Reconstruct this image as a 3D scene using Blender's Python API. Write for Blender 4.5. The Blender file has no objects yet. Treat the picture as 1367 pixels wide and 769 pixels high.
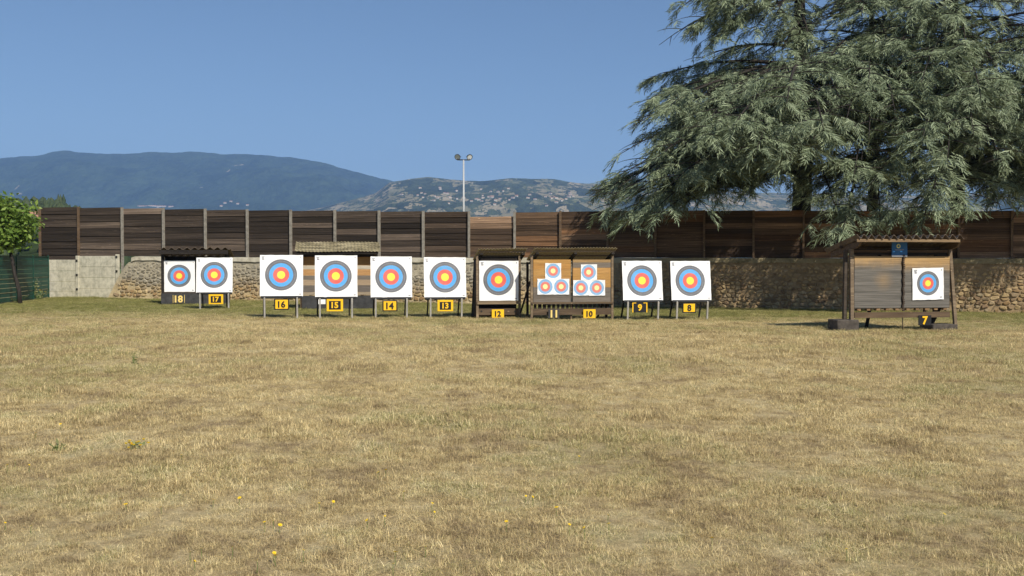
import bpy, bmesh, math, random
import numpy as np
from mathutils import Vector, Matrix, Euler

R = math.radians
random.seed(7)
rng = np.random.default_rng(7)
sc = bpy.context.scene
col = sc.collection

# ------------------------------------------------------------------ camera
F = 1367 * 35 / 36            # focal length in photo pixels
EYE = 1.75
HOR = 352.0                   # row of the horizon in the photo
PITCH = math.atan((384.5 - HOR) / F)
cam_d = bpy.data.cameras.new('camera')
cam_d.sensor_width = 36
cam_d.lens = 35
cam_d.clip_start = 0.1
cam_d.clip_end = 40000
cam = bpy.data.objects.new('camera', cam_d)
col.objects.link(cam)
cam.location = (0, 0, EYE)
cam.rotation_euler = (math.pi / 2 - PITCH, 0, 0)
sc.camera = cam

# ------------------------------------------------------------------ sky and sun
SUN_EL, SUN_AZ = R(43), R(33)          # azimuth: from straight behind the camera towards the right
to_sun = Vector((math.sin(SUN_AZ) * math.cos(SUN_EL), -math.cos(SUN_AZ) * math.cos(SUN_EL), math.sin(SUN_EL)))
w = bpy.data.worlds.new('World')
sc.world = w
w.use_nodes = True
nt = w.node_tree
bg = nt.nodes['Background']
sky = nt.nodes.new('ShaderNodeTexSky')
sky.sky_type = 'NISHITA'
sky.sun_disc = False
sky.sun_elevation = SUN_EL
sky.sun_rotation = math.pi - SUN_AZ
sky.altitude = 400
sky.air_density = 1.0
sky.dust_density = 0.12
sky.ozone_density = 4.0
nt.links.new(sky.outputs[0], bg.inputs[0])
bg.inputs[1].default_value = 0.066
sun_d = bpy.data.lights.new('sun', 'SUN')
sun_d.energy = 4.9
sun_d.angle = R(0.53)
sun_d.color = (1.0, 0.93, 0.80)
sun = bpy.data.objects.new('sun', sun_d)
col.objects.link(sun)
sun.location = (20, -20, 40)
sun.rotation_euler = to_sun.to_track_quat('Z', 'Y').to_euler()
vs = sc.view_settings
vs.view_transform = 'Standard'
vs.look = 'None'
vs.exposure = 0.36
vs.gamma = 1.0
vs.use_curve_mapping = False
sc.cycles.max_bounces = 8
sc.cycles.volume_bounces = 1
sc.cycles.transparent_max_bounces = 8

# ------------------------------------------------------------------ pixel helpers
def ray(px, py):
    u, v = (px - 683.5) / F, (384.5 - py) / F
    c, s = math.cos(PITCH), math.sin(PITCH)
    return Vector((u, c + v * s, -s + v * c))

def gz(x, y=0):
    """height of the lawn: it drops very slightly towards the right"""
    xx = np.clip(x, -60, 60)
    return -0.006 * xx

def at_depth(px, py, d):
    r = ray(px, py)
    return Vector((0, 0, EYE)) + r * (d / r.y)

def ground(px, py):
    r = ray(px, py)
    t = -EYE / (r.z + 0.006 * r.x)
    return Vector((0, 0, EYE)) + r * t

class Frame:
    """a thing's own axes: origin on the ground, x along its front, y to its back"""
    def __init__(s, o, rz):
        s.o, s.rz = Vector(o), rz
        s.X = Vector((math.cos(rz), math.sin(rz), 0))
        s.Y = Vector((-math.sin(rz), math.cos(rz), 0))
    def hit(s, px, py, yo=0.0):
        r = ray(px, py)
        c = Vector((0, 0, EYE)) - s.o
        t = (yo - c.dot(s.Y)) / r.dot(s.Y)
        p = c + r * t
        return p.dot(s.X), p.z
    def world(s, x, y, z):
        return s.o + s.X * x + s.Y * y + Vector((0, 0, z))

# ------------------------------------------------------------------ scene helpers
def tag(o, label=None, cat=None, group=None, kind=None):
    if label: o['label'] = label
    if cat: o['category'] = cat
    if group: o['group'] = group
    if kind: o['kind'] = kind
    return o

def thing(name, fr, label, cat, group=None):
    o = bpy.data.objects.new(name, None)
    o.empty_display_size = 0.2
    col.objects.link(o)
    o.location = fr.o
    o.rotation_euler = (0, 0, fr.rz)
    return tag(o, label, cat, group)

def link(name, me, parent=None, loc=(0, 0, 0), rot=(0, 0, 0), scale=(1, 1, 1), color=None):
    o = bpy.data.objects.new(name, me)
    col.objects.link(o)
    o.parent = parent
    o.location, o.rotation_euler, o.scale = loc, rot, scale
    if color: o.color = (*color, 1)
    return o

class MB:
    def __init__(s):
        s.v, s.f = [], []
    def add(s, v, f):
        n = len(s.v)
        s.v += [tuple(p) for p in v]
        s.f += [tuple(i + n for i in q) for q in f]
        return s
    def box(s, x0, x1, y0, y1, z0, z1, m=None):
        v = [Vector(p) for p in ((x0, y0, z0), (x1, y0, z0), (x1, y1, z0), (x0, y1, z0),
                                 (x0, y0, z1), (x1, y0, z1), (x1, y1, z1), (x0, y1, z1))]
        if m: v = [m @ p for p in v]
        return s.add(v, [(3, 2, 1, 0), (4, 5, 6, 7), (0, 1, 5, 4), (1, 2, 6, 5), (2, 3, 7, 6), (3, 0, 4, 7)])
    def bar(s, a, b, wx, wy, up=(0, 1, 0)):
        a, b = Vector(a), Vector(b)
        z = (b - a).normalized()
        x = Vector(up).cross(z)
        if x.length < 1e-4: x = Vector((1, 0, 0)).cross(z)
        x.normalize()
        y = z.cross(x)
        v = []
        for p in (a, b):
            for sx, sy in ((-1, -1), (1, -1), (1, 1), (-1, 1)):
                v.append(p + x * (sx * wx / 2) + y * (sy * wy / 2))
        return s.add(v, [(3, 2, 1, 0), (4, 5, 6, 7), (0, 1, 5, 4), (1, 2, 6, 5), (2, 3, 7, 6), (3, 0, 4, 7)])
    def tube(s, pts, rad, n=8, cap=True):
        pts = [Vector(p) for p in pts]
        v, f = [], []
        for i, p in enumerate(pts):
            t = (pts[min(i + 1, len(pts) - 1)] - pts[max(i - 1, 0)]).normalized()
            a = t.orthogonal().normalized() if abs(t.z) > 0.95 else t.cross(Vector((0, 0, 1))).normalized()
            b = t.cross(a)
            for k in range(n):
                an = 2 * math.pi * k / n
                v.append(p + (a * math.cos(an) + b * math.sin(an)) * rad[i])
        for i in range(len(pts) - 1):
            for k in range(n):
                q = (k + 1) % n
                f.append((i * n + k, i * n + q, (i + 1) * n + q, (i + 1) * n + k))
        if cap:
            f.append(tuple(range(n - 1, -1, -1)))
            f.append(tuple((len(pts) - 1) * n + k for k in range(n)))
        return s.add(v, f)
    def mesh(s, name, mat, smooth=False, bevel=0):
        me = bpy.data.meshes.new(name)
        me.from_pydata(s.v, [], s.f)
        if bevel:
            bm = bmesh.new(); bm.from_mesh(me)
            bmesh.ops.bevel(bm, geom=bm.edges[:], offset=bevel, segments=1, affect='EDGES')
            bm.to_mesh(me); bm.free()
        if mat: me.materials.append(mat)
        if smooth:
            me.polygons.foreach_set('use_smooth', [True] * len(me.polygons))
        me.update()
        return me
    def build(s, name, mat, parent=None, smooth=False, bevel=0, **k):
        return link(name, s.mesh(name, mat, smooth, bevel), parent, **k)

def quad_mesh(name, V, Q, mat, smooth=False):
    V = np.asarray(V, np.float32); Q = np.asarray(Q, np.int32)
    k = Q.shape[1]
    me = bpy.data.meshes.new(name)
    me.vertices.add(len(V)); me.vertices.foreach_set('co', V.ravel())
    me.loops.add(Q.size); me.loops.foreach_set('vertex_index', Q.ravel())
    me.polygons.add(len(Q))
    me.polygons.foreach_set('loop_start', np.arange(0, Q.size, k, dtype=np.int32))
    me.polygons.foreach_set('loop_total', np.full(len(Q), k, np.int32))
    if smooth: me.polygons.foreach_set('use_smooth', np.ones(len(Q), bool))
    if mat: me.materials.append(mat)
    me.update(); me.validate()
    return me

# value noise for the modelling itself
_perm = rng.random((256, 256))
def vnoise(x, y):
    x, y = np.asarray(x, float), np.asarray(y, float)
    xi, yi = np.floor(x).astype(int), np.floor(y).astype(int)
    fx, fy = x - xi, y - yi
    fx, fy = fx * fx * (3 - 2 * fx), fy * fy * (3 - 2 * fy)
    g = lambda a, b: _perm[a % 256, b % 256]
    return ((g(xi, yi) * (1 - fx) + g(xi + 1, yi) * fx) * (1 - fy)
            + (g(xi, yi + 1) * (1 - fx) + g(xi + 1, yi + 1) * fx) * fy)
def fbm(x, y, o=4):
    s, a, t = 0, 1.0, 0
    for i in range(o):
        s = s + a * vnoise(x * 2 ** i + 17 * i, y * 2 ** i + 5 * i); t += a; a *= 0.5
    return s / t

# ------------------------------------------------------------------ material helpers
class NT:
    def __init__(s, name):
        s.m = bpy.data.materials.new(name)
        s.m.use_nodes = True
        s.t = s.m.node_tree
        s.b = s.t.nodes['Principled BSDF']
        s.out = s.t.nodes['Material Output']
        s.b.inputs['Roughness'].default_value = 0.8
        s.b.inputs['Specular IOR Level'].default_value = 0.25
    def n(s, ty, **k):
        nd = s.t.nodes.new(ty)
        for a, v in k.items(): setattr(nd, a, v)
        return nd
    def put(s, sock, v):
        if hasattr(v, 'is_output') or isinstance(v, bpy.types.NodeSocket): s.t.links.new(v, sock)
        elif isinstance(v, (tuple, list)) and len(v) == 3 and sock.type == 'RGBA': sock.default_value = (*v, 1)
        else: sock.default_value = v
    def math(s, op, a, b=0.0, clamp=False):
        nd = s.n('ShaderNodeMath', operation=op, use_clamp=clamp)
        s.put(nd.inputs[0], a); s.put(nd.inputs[1], b)
        return nd.outputs[0]
    def vmath(s, op, a, b=(0, 0, 0)):
        nd = s.n('ShaderNodeVectorMath', operation=op)
        s.put(nd.inputs[0], a); s.put(nd.inputs[1], b)
        return nd.outputs[0]
    def coord(s, w='Object'): return s.n('ShaderNodeTexCoord').outputs[w]
    def pos(s): return s.n('ShaderNodeNewGeometry').outputs['Position']
    def island(s): return s.n('ShaderNodeNewGeometry').outputs['Random Per Island']
    def orand(s): return s.n('ShaderNodeObjectInfo').outputs['Random']
    def ocol(s): return s.n('ShaderNodeObjectInfo').outputs['Color']
    def xyz(s, v):
        nd = s.n('ShaderNodeSeparateXYZ'); s.put(nd.inputs[0], v); return nd.outputs
    def scale(s, v, k): return s.vmath('MULTIPLY', v, k)
    def noise(s, v, sc_, det=4, rough=0.55, out='Fac'):
        nd = s.n('ShaderNodeTexNoise')
        s.put(nd.inputs['Vector'], v); nd.inputs['Scale'].default_value = sc_
        nd.inputs['Detail'].default_value = det; nd.inputs['Roughness'].default_value = rough
        return nd.outputs[out]
    def voro(s, v, sc_, feat='F1', out='Distance', rnd=1.0):
        nd = s.n('ShaderNodeTexVoronoi', feature=feat)
        s.put(nd.inputs['Vector'], v); nd.inputs['Scale'].default_value = sc_
        nd.inputs['Randomness'].default_value = rnd
        return nd.outputs[out]
    def ramp(s, f, stops, const=False):
        nd = s.n('ShaderNodeValToRGB')
        cr = nd.color_ramp
        if const: cr.interpolation = 'CONSTANT'
        while len(cr.elements) < len(stops): cr.elements.new(0.5)
        for e, (p, c) in zip(cr.elements, stops):
            e.position = p
            e.color = (*c, 1) if isinstance(c, (tuple, list)) else (c, c, c, 1)
        s.put(nd.inputs[0], f)
        return nd.outputs[0]
    def rng(s, f, a, b, c=0.0, d=1.0, smooth=False):
        nd = s.n('ShaderNodeMapRange')
        if smooth: nd.interpolation_type = 'SMOOTHSTEP'
        s.put(nd.inputs[0], f)
        for i, v in enumerate((a, b, c, d)): nd.inputs[i + 1].default_value = v
        return nd.outputs[0]
    def mix(s, f, a, b, mode='MIX'):
        nd = s.n('ShaderNodeMix', data_type='RGBA', blend_type=mode)
        s.put(nd.inputs[0], f); s.put(nd.inputs[6], a); s.put(nd.inputs[7], b)
        return nd.outputs[2]
    def color(s, c): s.put(s.b.inputs['Base Color'], c); return s
    def rough(s, v): s.put(s.b.inputs['Roughness'], v); return s
    def bump(s, h, strength=0.5, dist=0.02):
        nd = s.n('ShaderNodeBump')
        nd.inputs['Strength'].default_value = strength; nd.inputs['Distance'].default_value = dist
        s.put(nd.inputs['Height'], h)
        s.t.links.new(nd.outputs[0], s.b.inputs['Normal'])
        return s
    def translucent(s, fac, c):
        tr = s.n('ShaderNodeBsdfTranslucent'); s.put(tr.inputs[0], c)
        mx = s.n('ShaderNodeMixShader'); mx.inputs[0].default_value = fac
        s.t.links.new(s.b.outputs[0], mx.inputs[1]); s.t.links.new(tr.outputs[0], mx.inputs[2])
        s.t.links.new(mx.outputs[0], s.out.inputs[0])
        return s

MT = {}
def lawn_color(m, blade):
    p = m.pos()
    big = m.noise(p, 0.16, 3, 0.6)
    mid = m.noise(m.scale(p, (1, 0.8, 1)), 1.1, 5, 0.72)
    fine = m.noise(p, 6.0, 3, 0.7)
    straw = m.ramp(m.math('ADD', m.math('MULTIPLY', mid, 0.6), m.math('MULTIPLY', fine, 0.4)),
                   [(0.40, (0.42, 0.315, 0.170)), (0.47, (0.62, 0.49, 0.255)), (0.53, (0.78, 0.635, 0.34)), (0.61, (0.90, 0.77, 0.46))])
    green = m.ramp(fine, [(0.3, (0.20, 0.205, 0.065)), (0.7, (0.40, 0.385, 0.135))])
    y = m.xyz(p)[1]
    near_wall = m.rng(m.math('ADD', y, m.math('MULTIPLY', m.math('SUBTRACT', big, 0.5), 14.0)), 23.0, 33.0, 0.0, 0.26, True)
    near_wall = m.math('ADD', near_wall, m.rng(m.math('ADD', y, m.math('MULTIPLY', m.math('SUBTRACT', mid, 0.5), 6.0)), 30.5, 35.5, 0.0, 0.42, True))
    patch = m.rng(m.math('ADD', m.math('MULTIPLY', big, 0.5), m.math('MULTIPLY', mid, 0.5)), 0.475, 0.58, 0.0, 0.36, True)
    g = m.math('ADD', near_wall, patch, True)
    if blade:
        r = m.island()
        g2 = m.rng(m.math('ADD', g, m.math('MULTIPLY', m.math('SUBTRACT', r, 0.5), 0.75)), 0.20, 0.52, 0.0, 1.0)
        c = m.mix(g2, straw, green)
        h = m.n('ShaderNodeHueSaturation')
        m.put(h.inputs['Value'], m.rng(m.math('FRACT', m.math('MULTIPLY', r, 37.0)), 0, 1, 0.36, 1.5))
        m.put(h.inputs['Color'], c)
        return h.outputs[0]
    soil = m.ramp(m.noise(p, 22.0, 4, 0.7), [(0.35, (0.13, 0.09, 0.05)), (0.62, (0.48, 0.36, 0.20))])
    c = m.mix(g, m.mix(0.55, straw, soil), m.mix(0.5, green, soil))
    return m.mix(m.rng(y, 60, 130), c, (0.10, 0.14, 0.05))

m = NT('lawn'); m.color(lawn_color(m, False)).rough(0.95).bump(m.noise(m.pos(), 60, 4, 0.8), 0.9, 0.03); MT['lawn'] = m.m
m = NT('grass_blade'); c = lawn_color(m, True); m.color(c).rough(0.6).translucent(0.25, c); MT['blade'] = m.m

def wood(name, dark, light, sc_=1.0, tint=False, island=False):
    m = NT(name)
    r = m.orand()
    p = m.coord('Object')
    rr = m.math('ADD', r, m.island()) if island else r
    cb = m.n('ShaderNodeCombineXYZ')
    for i in range(3): m.put(cb.inputs[i], m.math('MULTIPLY', rr, 37.0 + 11 * i))
    p = m.vmath('ADD', p, cb.outputs[0])
    g = m.noise(m.scale(p, (0.7 * sc_, 9 * sc_, 14 * sc_)), 2.2, 6, 0.7)
    b = m.noise(m.scale(p, (0.8, 2, 5)), 1.1, 3, 0.6)
    c = m.ramp(m.math('ADD', m.math('MULTIPLY', g, 0.6), m.math('MULTIPLY', b, 0.4)), [(0.34, dark), (0.52, tuple((a * 0.7 + q * 0.3) for a, q in zip(dark, light))), (0.72, light)])
    knots = m.rng(m.noise(m.scale(p, (3, 8, 16)), 2.0, 2), 0.70, 0.76)
    c = m.mix(knots, c, tuple(min(1, q * 2.2) for q in light))
    if tint: c = m.mix(1.0, c, m.ocol(), 'MULTIPLY')
    m.color(c).rough(0.85).bump(g, 0.5, 0.008)
    return m.m
MT['plank'] = wood('fence_plank', (0.014, 0.0105, 0.0085), (0.155, 0.12, 0.092), 1, True)
MT['greywood'] = wood('weathered_wood', (0.13, 0.10, 0.075), (0.42, 0.35, 0.26), 1, True)
MT['darkwood'] = wood('dark_wood', (0.012, 0.010, 0.009), (0.05, 0.04, 0.033))

m = NT('concrete_post'); p = m.coord(); nz = m.noise(p, 6, 5, 0.7)
m.color(m.ramp(nz, [(0.3, (0.15, 0.135, 0.115)), (0.7, (0.33, 0.305, 0.26))])).bump(nz, 0.4, 0.01); MT['cpost'] = m.m
m = NT('concrete_panel'); p = m.coord(); nz = m.noise(m.vmath('ADD', p, m.pos()), 2.3, 6, 0.7); st = m.noise(m.scale(m.pos(), (4, 4, 0.7)), 1.5, 4, 0.6)
c = m.ramp(nz, [(0.28, (0.30, 0.285, 0.22)), (0.52, (0.53, 0.495, 0.39)), (0.75, (0.66, 0.62, 0.49))])
m.color(m.mix(m.rng(st, 0.5, 0.75, 0, 0.6), c, (0.27, 0.26, 0.20))).bump(nz, 0.5, 0.01); MT['cpanel'] = m.m
m = NT('mortar'); p = m.pos(); nz = m.noise(p, 3.0, 6, 0.7); z = m.xyz(p)[2]; nb = m.noise(p, 0.5, 3)
lo = m.ramp(nz, [(0.3, (0.40, 0.31, 0.175)), (0.7, (0.62, 0.50, 0.31))]); east = m.rng(m.math('ADD', m.xyz(p)[0], m.math('MULTIPLY', nb, 6.0)), 3.0, 10.0)  # towards the right: browner mortar, with the cedars' shade darkened into the colour
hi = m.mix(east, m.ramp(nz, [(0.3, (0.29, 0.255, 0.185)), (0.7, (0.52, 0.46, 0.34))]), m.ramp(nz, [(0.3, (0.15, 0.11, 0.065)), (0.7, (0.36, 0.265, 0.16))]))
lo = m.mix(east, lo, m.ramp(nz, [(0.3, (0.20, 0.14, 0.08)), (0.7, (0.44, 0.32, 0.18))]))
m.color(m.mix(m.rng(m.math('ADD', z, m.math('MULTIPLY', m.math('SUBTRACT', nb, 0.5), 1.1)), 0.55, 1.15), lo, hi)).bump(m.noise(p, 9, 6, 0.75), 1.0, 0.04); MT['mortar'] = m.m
m = NT('wall_stone'); p = m.pos(); r = m.math('FRACT', m.math('ADD', m.math('MULTIPLY', m.island(), 3.7), m.orand()))
z = m.xyz(p)[2]; nb = m.noise(p, 0.5, 3)
c = m.ramp(r, [(0.0, (0.50, 0.37, 0.19)), (0.25, (0.58, 0.44, 0.24)), (0.45, (0.36, 0.23, 0.11)), (0.60, (0.52, 0.43, 0.28)), (0.8, (0.22, 0.14, 0.08)), (1.0, (0.62, 0.49, 0.29))])
g = m.ramp(r, [(0.0, (0.24, 0.21, 0.16)), (0.5, (0.34, 0.30, 0.23)), (1.0, (0.42, 0.38, 0.30))])
east = m.rng(m.math('ADD', m.xyz(p)[0], m.math('MULTIPLY', nb, 6.0)), 3.0, 10.0)  # stone turns brown to the right; its darkening paints in the trees' shade
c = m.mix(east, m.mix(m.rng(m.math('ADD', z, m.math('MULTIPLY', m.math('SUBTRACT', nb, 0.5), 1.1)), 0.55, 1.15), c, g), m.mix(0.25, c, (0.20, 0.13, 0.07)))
nz = m.noise(p, 11, 5, 0.7)
m.color(m.mix(0.55, c, m.mix(nz, (0.35, 0.33, 0.3), (1, 1, 1)), 'MULTIPLY')).bump(nz, 0.7, 0.02); MT['stone'] = m.m
m = NT('coping'); p = m.pos(); nz = m.noise(p, 2.5, 6, 0.7)
east = m.rng(m.math('ADD', m.xyz(p)[0], m.math('MULTIPLY', nz, 6.0)), 3.0, 10.0)  # right-hand coping is browner, and darker to carry the cedars' shade in its colour
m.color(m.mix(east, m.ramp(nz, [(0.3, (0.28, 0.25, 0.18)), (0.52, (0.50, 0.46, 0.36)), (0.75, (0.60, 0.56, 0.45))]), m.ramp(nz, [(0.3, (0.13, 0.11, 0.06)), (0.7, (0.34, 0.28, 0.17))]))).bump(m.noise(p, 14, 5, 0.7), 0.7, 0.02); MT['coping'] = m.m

m = NT('roof_sheet'); p = m.coord(); nz = m.noise(p, 5, 6, 0.7); c = m.ramp(nz, [(0.3, (0.10, 0.085, 0.055)), (0.5, (0.24, 0.205, 0.13)), (0.72, (0.36, 0.32, 0.21))])
m.color(c).bump(nz, 0.4, 0.01); m.translucent(0.42, (0.55, 0.47, 0.31)); MT['roof_pale'] = m.m
m = NT('roof_moss'); p = m.coord(); nz = m.noise(m.scale(p, (0.6, 2, 2)), 3, 5, 0.65); c = m.ramp(nz, [(0.36, (0.07, 0.058, 0.032)), (0.5, (0.22, 0.185, 0.105)), (0.66, (0.42, 0.36, 0.23))])
m.color(c).bump(nz, 0.6, 0.02); MT['roof_moss'] = m.m
m = NT('roof_dark'); p = m.coord(); nz = m.noise(p, 6, 5, 0.7); m.color(m.ramp(nz, [(0.3, (0.06, 0.045, 0.035)), (0.7, (0.20, 0.155, 0.115))])).bump(nz, 0.4, 0.01); MT['roof_dark'] = m.m

def face_mat(name, six):
    m = NT(name)
    v = m.xyz(m.coord('Object'))
    r = m.math('SQRT', m.math('ADD', m.math('MULTIPLY', v[0], v[0]), m.math('MULTIPLY', v[2], v[2])))
    W, K, B, RR, G = (0.86, 0.86, 0.86), (0.13, 0.133, 0.15), (0.085, 0.36, 0.74), (0.72, 0.12, 0.09), (0.95, 0.74, 0.06)
    if six:
        st = [(0.0, (0.95, 0.80, 0.35)), (0.2, (0.72, 0.20, 0.16)), (0.4, (0.24, 0.44, 0.70)), (0.6, W)]
    else:
        st = [(0.0, G), (0.2, RR), (0.4, B), (0.6, K), (0.8, W)]
    c = m.ramp(r, st, True)
    # thin scoring lines every tenth of the radius
    fr = m.math('ABSOLUTE', m.math('SUBTRACT', m.math('FRACT', m.math('ADD', m.math('MULTIPLY', r, 10.0), 0.5)), 0.5))
    ln = m.math('MULTIPLY', m.math('LESS_THAN', fr, 0.035), m.math('LESS_THAN', r, 0.78))
    c = m.mix(m.math('MULTIPLY', ln, 0.4), c, m.ramp(r, [(0, (0.1, 0.1, 0.1)), (0.6, (0.8, 0.8, 0.8)), (0.82, (0.45, 0.45, 0.45))], True))
    # shot wear: paper pecked around the middle
    hole = m.math('LESS_THAN', m.voro(m.coord('Object'), 17), 0.10)
    c = m.mix(m.math('MULTIPLY', hole, m.rng(r, 0.0, 0.7, 0.55, 0.0)), c, (0.12, 0.09, 0.06))
    nz = m.noise(m.vmath('ADD', m.coord('Object'), m.pos()), 1.6, 3)
    m.color(m.mix(m.rng(nz, 0.4, 0.7, 0, 0.10), c, (0.55, 0.52, 0.47))).rough(0.38).bump(nz, 0.25, 0.05)
    m.b.inputs['Specular IOR Level'].default_value = 0.5
    return m.m
MT['face'] = face_mat('printed_face', False)
MT['face6'] = face_mat('printed_small_face', True)

def plain(name, c, rough=0.7, metal=0, var=0.25, sc_=6):
    m = NT(name)
    nz = m.noise(m.coord('Object'), sc_, 5, 0.65)
    m.color(m.ramp(nz, [(0.3, tuple(q * (1 - var) for q in c)), (0.7, tuple(min(1, q * (1 + var)) for q in c))])).rough(rough)
    m.b.inputs['Metallic'].default_value = metal
    m.bump(nz, 0.2, 0.01)
    return m.m
MT['alu'] = plain('bare_metal', (0.42, 0.40, 0.37), 0.45, 0.3)
MT['black'] = plain('black_paint', (0.018, 0.018, 0.02), 0.55)
MT['charcoal'] = plain('charcoal_board', (0.045, 0.045, 0.047), 0.7, 0, 0.4)
MT['yellow'] = plain('yellow_plastic', (0.86, 0.50, 0.02), 0.45, 0, 0.10)
MT['paleyellow'] = plain('faded_yellow_paint', (0.78, 0.58, 0.20), 0.6, 0, 0.15)
MT['paper'] = plain('white_paper', (0.82, 0.82, 0.82), 0.6, 0, 0.05)
MT['ink'] = plain('grey_ink', (0.25, 0.25, 0.28), 0.6, 0, 0.2)
MT['blue'] = plain('blue_print', (0.025, 0.12, 0.30), 0.4, 0, 0.15)
MT['gold'] = plain('gold_print', (0.65, 0.62, 0.25), 0.5, 0, 0.1)
MT['foamside'] = plain('boss_foam', (0.10, 0.085, 0.07), 0.9, 0, 0.4)
MT['green'] = plain('green_screen', (0.010, 0.065, 0.047), 0.55, 0, 0.3, 3)
MT['greenwire'] = plain('green_wire', (0.015, 0.065, 0.045), 0.5)
MT['mast'] = plain('galvanised_steel', (0.40, 0.41, 0.42), 0.5, 0.1, 0.1)
MT['lamp'] = plain('lamp_glass', (0.55, 0.57, 0.6), 0.2)
MT['rust'] = plain('rusty_chain', (0.05, 0.035, 0.025), 0.8)
MT['block'] = plain('grey_block', (0.075, 0.064, 0.055), 0.9, 0, 0.5, 8)
MT['bolt'] = plain('dark_bolt', (0.03, 0.028, 0.025), 0.7)
MT['petal'] = plain('yellow_petal', (0.85, 0.58, 0.02), 0.6, 0, 0.15)
MT['wpetal'] = plain('white_petal', (0.75, 0.75, 0.70), 0.6, 0, 0.1)
MT['stem'] = plain('green_stem', (0.10, 0.16, 0.04), 0.6)
MT['housewall'] = plain('house_render', (0.70, 0.66, 0.58), 0.9, 0, 0.08)
MT['farwall'] = plain('distant_render', (0.46, 0.43, 0.37), 0.9, 0, 0.12)
MT['tile'] = plain('roof_tile', (0.38, 0.20, 0.13), 0.9, 0, 0.2)
MT['pane'] = plain('dark_window', (0.03, 0.035, 0.04), 0.3)

# layered compressed straw of the bosses: tan at the top, weathered grey below, shot-out patch
def straw_mat(name, tan_from, patch):
    m = NT(name)
    p = m.coord('Object'); x, y, z = m.xyz(p)
    n1 = m.noise(p, 2.5, 5, 0.7)
    lay = m.noise(m.scale(p, (0.6, 1, 26)), 1.0, 3, 0.6)
    tan = m.ramp(lay, [(0.3, (0.27, 0.165, 0.07)), (0.7, (0.50, 0.33, 0.155))])
    grey = m.ramp(lay, [(0.3, (0.075, 0.07, 0.062)), (0.7, (0.19, 0.175, 0.155))])
    f = m.rng(m.math('ADD', z, m.math('MULTIPLY', m.math('SUBTRACT', n1, 0.5), 0.45)), tan_from - 0.22, tan_from + 0.2, 0, 1, True)
    if patch:
        dx = m.math('SUBTRACT', x, patch[0]); dz = m.math('SUBTRACT', z, patch[1])
        d = m.math('SQRT', m.math('ADD', m.math('MULTIPLY', dx, dx), m.math('MULTIPLY', dz, dz)))
        f = m.math('MAXIMUM', f, m.rng(m.math('ADD', d, m.math('MULTIPLY', n1, 0.25)), 0.08, 0.5, 0.4, 0, True))
    c = m.mix(f, grey, tan)
    hole = m.math('LESS_THAN', m.voro(p, 30), 0.12)
    c = m.mix(m.math('MULTIPLY', hole, 0.5), c, (0.04, 0.035, 0.03))
    m.color(c).rough(0.95).bump(lay, 0.8, 0.02)
    return m.m
MT['straw'] = straw_mat('straw_boss', 0.40, None)
MT['strawpatch'] = straw_mat('straw_boss_shot', 0.52, (0.15, 0.05))

def boards_mat():
    m = NT('stall_boards')
    p = m.coord('Object'); g = m.noise(m.vmath('ADD', m.scale(p, (0.8, 1, 16)), m.scale(m.pos(), (0, 0, 3))), 2.0, 5, 0.7)
    c = m.ramp(g, [(0.3, (0.55, 0.5, 0.45)), (0.7, (1, 1, 1))])
    m.color(m.mix(1.0, c, m.ocol(), 'MULTIPLY')).rough(0.85).bump(g, 0.4, 0.01)
    return m.m
MT['board'] = boards_mat()

# ------------------------------------------------------------------ lawn and land
xs = np.concatenate([-np.geomspace(9000, 62, 40), np.linspace(-60, 60, 241), np.geomspace(62, 9000, 40)])
ys = np.concatenate([-np.geomspace(3000, 12, 20), np.linspace(-10, 60, 141), np.geomspace(62, 9800, 50)])
GX, GY = np.meshgrid(xs, ys)
inside = (np.abs(GX) < 58) & (GY < 58) & (GY > -9)
GZ = gz(GX) + np.where(inside, (fbm(GX * 0.5, GY * 0.5) - 0.5) * 0.05, 0)
nx, ny = len(xs), len(ys)
ii = np.arange((ny - 1) * (nx - 1)); a = (ii // (nx - 1)) * nx + ii % (nx - 1)
lawn = link('ground', quad_mesh('ground', np.stack([GX.ravel(), GY.ravel(), GZ.ravel()], 1), np.stack([a, a + 1, a + nx + 1, a + nx], 1), MT['lawn'], True))
tag(lawn, 'dry straw coloured lawn of the shooting field', 'ground', kind='structure')

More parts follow.
